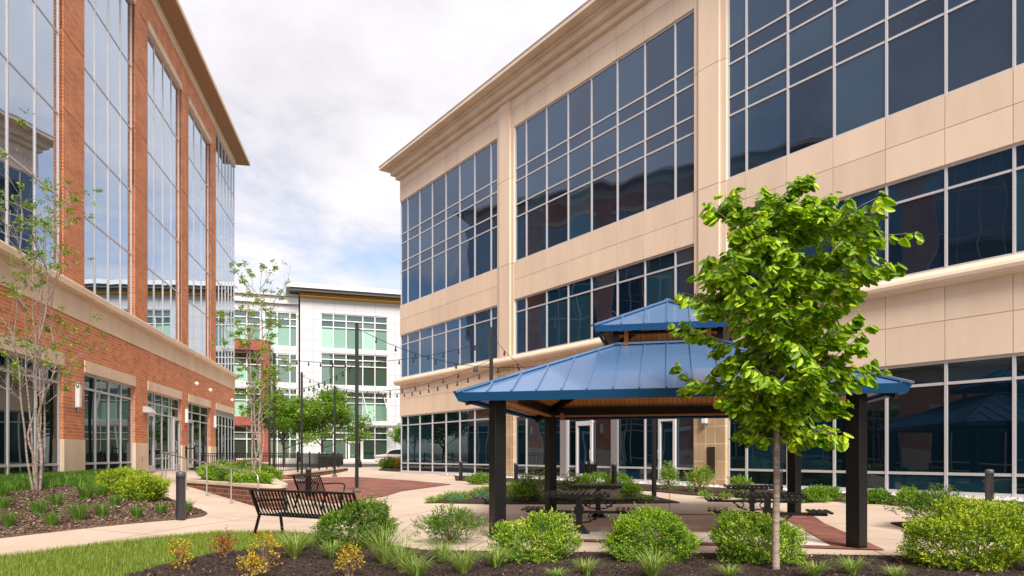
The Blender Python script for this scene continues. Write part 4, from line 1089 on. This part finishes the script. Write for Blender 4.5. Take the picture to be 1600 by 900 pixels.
# ---- thin multi-stem trees
def multistem(label, base, H, stems, m, nleaf, seed, lean=.16, trunk_r=.045, leaf=.10, leafz=.3, spread=1.0):
    t = thing('multi_stem_tree', label, 'tree', base, 0, 'thin multi-stem trees by the brick building'); rr = random.Random(seed); r = np.random.default_rng(seed)
    tips = []; ap = []
    tw = MB()
    for k in range(stems):
        a = 2*math.pi*k/stems+rr.uniform(-.4, .4); hh = H*rr.uniform(.72, 1.0) if k else H; l = lean*rr.uniform(.5, 1.2)*(0.15 if k == 0 else 1)
        P = [Vector((math.cos(a)*.05, math.sin(a)*.05, -.1))]
        n = 9
        for i in range(1, n+1):
            f = i/n; P.append(Vector((math.cos(a)*(.05+l*hh*f**.8)+rr.gauss(0, .05), math.sin(a)*(.05+l*hh*f**.8)+rr.gauss(0, .05), hh*f)))
        c = curve_pts(P, 3); rads = [max(.006, trunk_r*(1-j/len(c))**.8*(1.15 if k == 0 else .85)) for j in range(len(c))]
        s = MB(); s.tube(c, rads, 8); s.build('trunk', bark, t, True)
        for j in range(8):
            f = rr.uniform(.30, .97); q = c[int(f*(len(c)-1))]; a2 = rr.uniform(0, 6.283); d = Vector((math.cos(a2), math.sin(a2), rr.uniform(.5, 1.3))).normalized()
            grow(tw, tips, q, d, hh*.15*rr.uniform(.6, 1.2)*spread, .012, 2, rr, .5, 2, .55, 3, .7, ap)
    tw.build('branch', bark, t)
    P = []; D = []
    cand = [x for x in tips if x[0].z > H*leafz]
    for k in range(nleaf):
        q, d = cand[rr.randrange(len(cand))]
        for j in range(6):
            P.append((q.x+rr.gauss(0, .035), q.y+rr.gauss(0, .035), q.z+rr.gauss(0, .03))); D.append((rr.gauss(0, 1), rr.gauss(0, 1), rr.gauss(-.1, .5)))
    V, Fq = leaf_quads(P, D, r.uniform(.6, 1.2, len(P))*leaf, r.uniform(.3, .45, len(P))*leaf, r, .2)
    mesh_np('crown', V, Fq, m, t)
    return t
p = gp(58, 769); multistem('bare-looking multi-stem tree with few young leaves against the left ground floor windows', p, 7.2, 6, leaf_spring, 420, 11, .13, .030, .10)
p = ray(402, 752, 20.6); p.z = .62; multistem('slender leafing multi-stem tree rising from the planter', p, 6.6, 5, leaf_spring, 620, 23, .10, .034, .10, .3, .9)

# ---- full trees farther off
def broad_tree(name, label, base, H, cr, trunk_h, m, nleaf, leaf, seed, sq=.8, group=None):
    t = thing(name, label, 'tree', base, 0, group); rr = random.Random(seed); r = np.random.default_rng(seed)
    tr = MB(); tips = []; ap = []
    tr.tube([(0, 0, -.1), (.03, .02, trunk_h*.6), (0, .05, trunk_h), (.05, 0, H*.75)], [.14, .11, .10, .02], 8); tr.build('trunk', bark_dk, t, True)
    b = MB()
    for k in range(12):
        a = k*2.399; z = trunk_h*.85+(H*.6-trunk_h*.85)*(k/12); d = Vector((math.cos(a), math.sin(a), rr.uniform(.35, 1.0))).normalized()
        grow(b, tips, Vector((0, 0, z)), d, cr*.85*(1-.35*k/12), .05, 2, rr, .3, 3, .65, 3, .62, ap)
    b.build('branch', bark_dk, t)
    P = []; D = []
    pool = [q for q, _ in tips]
    pool += [q for q, _, l in ap if l <= 1]
    cl = [pool[rr.randrange(len(pool))] for _ in range(nleaf//12)]
    for q in cl:
        s = cr*.09
        for j in range(12):
            P.append((q.x+rr.gauss(0, s), q.y+rr.gauss(0, s), q.z+rr.gauss(0, s*.6))); D.append((rr.gauss(0, 1), rr.gauss(0, 1), rr.gauss(-.2, .5)))
    V, Fq = leaf_quads(P, D, r.uniform(.6, 1.3, len(P))*leaf, r.uniform(.5, .7, len(P))*leaf, r, .2)
    mesh_np('crown', V, Fq, m, t)
g_ = 'street trees in front of the white building'
def far(px, Z, dz=0): x = (px-800)/F*Z; return Vector((x, Z, G(x, Z)+dz))
broad_tree('street_tree', 'broad green tree in front of the white wall, right of the other street tree', far(503, 56), 6.6, 3.5, 1.9, leaf_tree, 13000, .20, 31, group=g_)
broad_tree('street_tree', 'green tree between the multi-stem tree and the white wall', far(443, 54), 6.3, 3.3, 1.8, leaf_tree, 12000, .20, 32, group=g_)
broad_tree('street_tree', 'small green tree half hidden behind the beige building corner', far(634, 78), 5.5, 2.2, 1.5, leaf_tree, 3500, .22, 33, group=g_)
for k, (x, y, lb) in enumerate(((-30, 51, 'street tree beyond the brick building, mirrored at the left end of the beige building glass'), (-38, 58, 'farther street tree behind the brick building, seen only as a reflection'), (-2, 66, 'street tree past the beige building, mirrored in the brick building door glass'), (4, 60, 'street tree hidden behind the beige building, mirrored in the shop glass'))):
    broad_tree('street_tree', lb, Vector((x, y, G(x, y))), 7.5, 3.6, 1.9, leaf_tree, 7000, .24, 40+k, group=g_)

# ---- foreground shrubs
SH = [
 (557, 860, 112, 84, leaf_olive, 'dense rounded green shrub with gold tips in front of the long bench', 0, 2300),
 (702, 853, 104, 62, leaf_olive, 'loose open green shrub left of the front pavilion post', 1, 760),
 (837, 882, 116, 86, leaf_cream, 'round shrub with cream and orange flecks at the left pavilion post', 0, 2200),
 (1014, 882, 134, 90, leaf_holly, 'full round yellow-green shrub under the middle of the pavilion', 0, 2500),
 (1180, 886, 146, 92, leaf_cream, 'wide pale-tipped shrub behind the young tree trunk', .3, 2300),
 (1520, 896, 178, 118, leaf_yellow, 'largest bright green shrub at the right edge', 0, 3800),
 (1460, 832, 95, 72, leaf_olive, 'loose reddish-stemmed shrub behind the largest one', 1, 700),
 (1572, 842, 110, 56, leaf_holly, 'low twiggy shrub behind the largest one at the right edge', 1, 600),
 (196, 775, 74, 45, leaf_yellow, 'yellow-green shrub near the brick pier, upper one of the pair', 0, 1500),
 (222, 786, 62, 48, leaf_yellow, 'yellow-green shrub next to the concrete path, lower one of the pair', 0, 1500)]
for k, (x, y, wpx, hpx, m, lb, sp, n) in enumerate(SH):
    p = gp(x, y); p.y += px2m(p.y, wpx)*.30; p.x = (x-800)/F*p.y; Z = p.y; p.z = G(p.x, p.y)
    shrub('shrub', lb, p, px2m(Z, wpx)/2*.93, px2m(Z, wpx)/2*.85, px2m(Z, hpx)*.80, m, n, 9, .032 if Z < 12 else .042, 50+k, sp, group='rounded shrubs in the beds')
# planter shrubs
PS = [(-10.0, 23.2, .55, .55, 'low green shrub at the left end of the planter'), (-9.1, 21.6, .62, .5, 'low green shrub in the planter behind the tallest rail post'), (-8.2, 20.3, .6, .42, 'low green shrub in the middle of the planter'),
      (-7.3, 19.1, .55, .32, 'low green shrub near the right end of the planter'), (-9.8, 24.8, .7, .6, 'green shrub at the back of the planter'), (-8.2, 22.4, .6, .4, 'green shrub in the planter beside the thin tree')]
for k, (x, y, rr_, h, lb) in enumerate(PS):
    shrub('planter_shrub', lb, (x, y, .60), rr_, rr_*.9, h, leaf_holly if k % 2 else leaf_olive, 700, 8, .05, 80+k, 0, group='low shrubs in the raised planter')
# middle bed and facade bed plants
MP = [(566+10, 0)]
beds = [(836, 783, 60, 42, leaf_olive, 1, 'bushy green shrub between the left pavilion posts'), (818, 784, 40, 24, leaf_holly, 1, 'low yellowish shrub at the foot of the bushy one between the posts'), (893, 784, 46, 36, leaf_olive, 1, 'pinkish green shrub behind the back left post'),
        (749, 757, 30, 14, leaf_tree, 0, 'small green shrub beside the bollard at the glass front'), (930, 765, 56, 22, leaf_tree, 0, 'wide leafy shrub behind the picnic table at the back left'), (965, 764, 30, 18, leaf_tree, 0, 'smaller leafy shrub beside the wide one behind the tables'),
        (985, 783, 26, 26, leaf_spring, 1, 'spindly little shrub right of the back left table'), (1045, 766, 24, 36, leaf_spring, 1, 'upright young shrub in front of the right glass door'), (1093, 770, 34, 38, leaf_spring, 1, 'upright young shrub at the foot of the stone pier'),
        (1158, 772, 26, 24, leaf_spring, 1, 'small young shrub right of the stone pier'), (1290, 781, 34, 15, leaf_tree, 0, 'low leafy plant between the two right pavilion posts'), (1268, 784, 30, 16, leaf_tree, 0, 'little leafy plant behind the back right post'),
        (1372, 786, 26, 14, leaf_tree, 0, 'low leafy plant just right of the front right post'), (1420, 790, 26, 20, leaf_spring, 1, 'small leggy plant in the facade bed right of the pavilion'), (608, 733, 22, 14, leaf_olive, 0, 'dark green shrub near the corner by the car'), (621, 733, 14, 14, leaf_fire, 0, 'orange-tinged shrub at the beige building corner')]
for k, (x, y, wp, hp, m, sp, lb) in enumerate(beds):
    p = gp(x, y); Z = p.y
    shrub('small_shrub', lb, p, px2m(Z, wp)/2, px2m(Z, wp)/2*.8, px2m(Z, hp), m, 260 if sp else 420, 8, .055 if Z < 30 else .10, 120+k, sp*.8, group='smaller shrubs near the buildings')
# ground cover plants: individuals, copies of three prototypes
protos = []
for k, m in enumerate((leaf_cover, leaf_blue, leaf_cover)):
    protos.append(shrub('ground_cover_plant', '', (0, 0, -5), .17, .17, .15, m, 60, 7, .05, 200+k, .3, cat='plant', group='ground cover plants in the beds'))
rg = random.Random(9)
cov = []
rows = [(664+8*k, 785-1.9*k) for k in range(16)]
for k in range(44):
    if k < 16: x, y = 672+8.5*k, 786-1.75*k
    elif k < 26: x, y = 700+ (k-16)*17+rg.uniform(-5, 5), 782+rg.uniform(-3, 3)
    elif k < 32: x, y = 895+(k-26)*24, 784+rg.uniform(-2, 2)
    else: x, y = 1100+(k-32)*32+rg.uniform(-8, 8), 778.5+(k-32)*1.05
    cov.append((x, y, 1 if 16 <= k < 26 and k % 3 else (0 if k % 2 else 2)))
names = {0: 'yellow-green', 1: 'blue-green', 2: 'yellow-green'}
used = set()
def where(x, y, k):
    if k < 16: return 'from the left on the middle bed edge'
    if k < 26: return 'from the left inside the middle bed'
    if k < 32: return 'from the left behind the picnic tables'
    return 'from the left along the beige building'
seen = {}
ordn = ['first', 'second', 'third', 'fourth', 'fifth', 'sixth', 'seventh', 'eighth', 'ninth', 'tenth', 'eleventh', 'twelfth', 'thirteenth', 'fourteenth', 'fifteenth', 'sixteenth']
for k, (x, y, pi) in enumerate(cov):
    p = gp(x, y); wv = where(x, y, k); c = seen.get(wv, 0); seen[wv] = c+1
    lb = '%s %s plant %s' % (ordn[c], names[pi], wv)
    s = rg.uniform(.55, .95)
    if pi not in used: o = protos[pi]; used.add(pi); o.location = p; o['label'] = lb; o.scale = (s, s, s)
    else: dup(protos[pi], p, rg.uniform(0, 6), lb, scale=s)
# turf lilies on the left bed
LP = [(14, 822, 34, 'by the left edge, lowest'), (80, 821, 34, 'lowest, second from the left'), (122, 812, 40, 'below the tree, lower middle'), (160, 806, 32, 'right of the lower middle one'), (214, 808, 30, 'near the bollard, lower row'), (252, 802, 26, 'just left of the bollard'), (292, 798, 26, 'just right of the bollard'),
      (60, 803, 36, 'below the multi-stem trunk'), (88, 790, 30, 'right below the multi-stem trunk'), (134, 780, 38, 'in the middle of the bed, upper'), (180, 790, 26, 'below the yellow shrubs'), (158, 776, 30, 'left of the yellow shrubs'), (5, 795, 30, 'at the left edge, middle'), (6, 776, 30, 'at the left edge, upper')]
lil = None
for k, (x, y, h, lb) in enumerate(LP):
    p = gp(x, y, .03); s = px2m(p.y, h)/.34*.74; lb = 'dark green grassy clump on the left mulch bed, '+lb
    if lil is None:
        lil = tuft('lily_turf_clump', lb, p, .34, 170, 1.0, lily_leaf, 71, .004, 'ornamental grass', 'grassy clumps on the left mulch bed', .10); lil.scale = (s, s, s)
    else: dup(lil, p, k*1.3, lb, scale=s)
# dense grassy band under the left windows
def bank():
    V = []; Fq = []; rr = random.Random(3)
    poly = [gp(-20, 772), gp(60, 768), gp(110, 762), gp(150, 770), gp(165, 748), gp(205, 742), Vector((-14.2, 25.5)), Vector((-13.1, 19)), Vector((-12.3, 15)), gp(-60, 775)]
    for x, y in scatter(poly, 16000, 4):
        z = G(x, y)+.02; h = rr.uniform(.10, .24); a = rr.uniform(0, 6.283); s = h*rr.uniform(.2, .9); w_ = .006; dx, dy = math.cos(a), math.sin(a); k = len(V)
        V += [(x-dy*w_, y+dx*w_, z), (x+dy*w_, y-dx*w_, z), (x+dx*s*.35+dy*w_*.8, y+dy*s*.35-dx*w_*.8, z+h*.65), (x+dx*s*.35-dy*w_*.8, y+dy*s*.35+dx*w_*.8, z+h*.65), (x+dx*s, y+dy*s, z+h*.92)]
        Fq += [(k, k+1, k+2, k+3), (k+3, k+2, k+4, k+4)]
    F4 = [f for f in Fq if f[2] != f[3]]
    me = bpy.data.meshes.new('lily_turf'); me.from_pydata(V, [], [f if f[2] != f[3] else f[:3] for f in Fq]); me.materials.append(lily_leaf)
    o = bpy.data.objects.new('lily_turf', me); col.objects.link(o); tag(o, 'dense dark green grassy ground cover under the brick building windows', 'ground cover', kind='stuff')
bank()
# tufts in the front bed
TF = [(460, 872, 44, 'pale grass tuft between the red-yellow plants'), (465, 862, 36, 'grass tuft left of the dense shrub'), (518, 872, 30, 'small grass tuft below the dense shrub'), (600, 880, 66, 'tall bright grass tuft right below the dense shrub'), (628, 892, 52, 'grass tuft at the bottom, right of the tall one'),
      (650, 905, 40, 'grass tuft cut by the bottom edge'), (690, 878, 38, 'grass tuft below the loose open shrub'), (724, 896, 46, 'wide grass tuft left of the cream-flecked shrub'), (775, 886, 34, 'low grass tuft touching the cream-flecked shrub'), (916, 898, 26, 'small grass tuft between the two round shrubs'),
      (1020, 902, 44, 'grass tuft under the full round shrub'), (1140, 904, 22, 'small grass tuft left of the tree trunk'), (1272, 902, 28, 'small grass tuft right of the tree trunk'), (1330, 898, 30, 'grass tuft below the front right post'), (1400, 905, 20, 'small grass tuft at the bottom left of the largest shrub'), (870, 908, 18, 'tiny grass tuft at the bottom below the cream-flecked shrub')]
for k, (x, y, h, lb) in enumerate(TF):
    p = gp(x, min(y, 905), .03); hh = px2m(p.y, h)
    tuft('grass_tuft', lb, p, hh, 190, 1.35, grass_leaf, 300+k, .0036, 'ornamental grass', 'ornamental grass tufts in the front bed', .05)
# little red and yellow shrubs
FP = [(283, 888, 44, 26, leaf_fire, 'small upright yellow-leaved shrub with red stems at the lawn edge'), (349, 870, 34, 26, leaf_red, 'small orange-red shrub on the lawn edge'), (415, 893, 60, 44, leaf_fire, 'yellow and orange young shrub, widest of its row'), (545, 902, 48, 30, leaf_fire, 'yellow-tipped young shrub in front of the dense shrub'), (395, 905, 34, 26, leaf_fire, 'low yellow shrub at the bottom edge, left of the widest')]
for k, (x, y, h, wd, m, lb) in enumerate(FP):
    p = gp(x, y, .03); Z = p.y
    shrub('young_shrub', lb, p, px2m(Z, wd)/2, px2m(Z, wd)/2, px2m(Z, h), m, 70, 7, .034, 400+k, 1.2, group='young red and yellow shrubs')
# lawn blades, mulch chips, pebbles
def lawn_blades():
    rr = random.Random(8); V = []; Fq = []
    vis = [gp(-20, 876), gp(0, 873), gp(120, 857), gp(250, 842), gp(340, 834), gp(430, 834), gp(508, 840), gp(524, 851), gp(420, 859), gp(330, 869), gp(262, 885), gp(200, 903), gp(185, 912), gp(-20, 912)]
    for x, y in scatter(vis, 30000, 12):
        z = G(x, y)+.03; h = rr.uniform(.035, .085); a = rr.uniform(0, 6.283); s = h*rr.uniform(.1, .7); w_ = .0035; k = len(V)
        V += [(x-math.sin(a)*w_, y+math.cos(a)*w_, z-.01), (x+math.sin(a)*w_, y-math.cos(a)*w_, z-.01), (x+math.cos(a)*s, y+math.sin(a)*s, z+h)]; Fq.append((k, k+1, k+2))
    o = mesh_np('grass', V, Fq, lawn_leaf); tag(o, 'short mown lawn between the walkway and the front mulch bed', 'lawn', kind='stuff')
lawn_blades()
def chips(poly, n, m, seed, name, label, size=(.015, .05), off=.03, flat=.5):
    rr = random.Random(seed); V = []; Fq = []
    for x, y in scatter(poly, n, seed):
        z = G(x, y)+off+rr.uniform(0, .02); l = rr.uniform(*size); w_ = l*rr.uniform(.2, .5); a = rr.uniform(0, 6.283); tl = rr.uniform(-.5, .5)*l; b = rr.uniform(-.4, .4)*w_; k = len(V)
        dx, dy = math.cos(a), math.sin(a)
        V += [(x-dx*l/2-dy*w_/2, y-dy*l/2+dx*w_/2, z), (x+dx*l/2-dy*w_/2, y+dy*l/2+dx*w_/2, z+tl+b), (x+dx*l/2+dy*w_/2, y+dy*l/2-dx*w_/2, z+tl), (x-dx*l/2+dy*w_/2, y-dy*l/2-dx*w_/2, z-b)]
        Fq.append((k, k+1, k+2, k+3))
    o = mesh_np(name, V, Fq, m); tag(o, label, 'mulch', kind='stuff')
vf = [gp(505, 842), gp(560, 847), gp(665, 863), gp(1000, 867), gp(1420, 872), gp(1640, 875), gp(1640, 915), gp(150, 915), gp(200, 902), gp(262, 884), gp(330, 868), gp(420, 858)]
chips(vf, 16000, chip_m, 21, 'bark_chips', 'dark brown bark chips covering the front bed')
vl = [gp(245, 774), gp(318, 800), gp(322, 804), gp(240, 815), gp(120, 827), gp(0, 841), gp(-30, 843), gp(-30, 775), gp(60, 768), gp(150, 765), gp(200, 770)]
chips(vl, 16000, chip_old, 22, 'weathered_bark_chips', 'weathered brown and tan bark chips on the left bed', (.02, .07))
edge = [gp(505, 838), gp(560, 842), gp(665, 858), gp(1000, 862), gp(1420, 867), gp(1640, 870), gp(1640, 875), gp(1420, 872), gp(1000, 867), gp(665, 863), gp(560, 847)]
chips(edge, 260, chip_m, 24, 'spilled_bark', 'stray bark chips on the pavement edge', (.012, .035), .0)
def pebbles():
    rr = random.Random(2); V = []; Fq = []
    for k in range(2600):
        q = fr(rr.uniform(7, 42), rr.uniform(.05, .95)); z = G(q.x, q.y)+.02; s = rr.uniform(.03, .09); b = len(V)
        for dx, dy, dz in ((1, 0, 0), (0, 1, 0), (-1, 0, 0), (0, -1, 0), (.1, .1, .8)): V.append((q.x+dx*s*rr.uniform(.7, 1.2), q.y+dy*s*rr.uniform(.7, 1.2), z+dz*s*rr.uniform(.7, 1.3)))
        Fq += [(b, b+1, b+4), (b+1, b+2, b+4), (b+2, b+3, b+4), (b+3, b, b+4)]
    o = mesh_np('river_stones', V, Fq, pebble_m); tag(o, 'strip of pale river stones at the foot of the beige building', 'stones', kind='stuff')
pebbles()
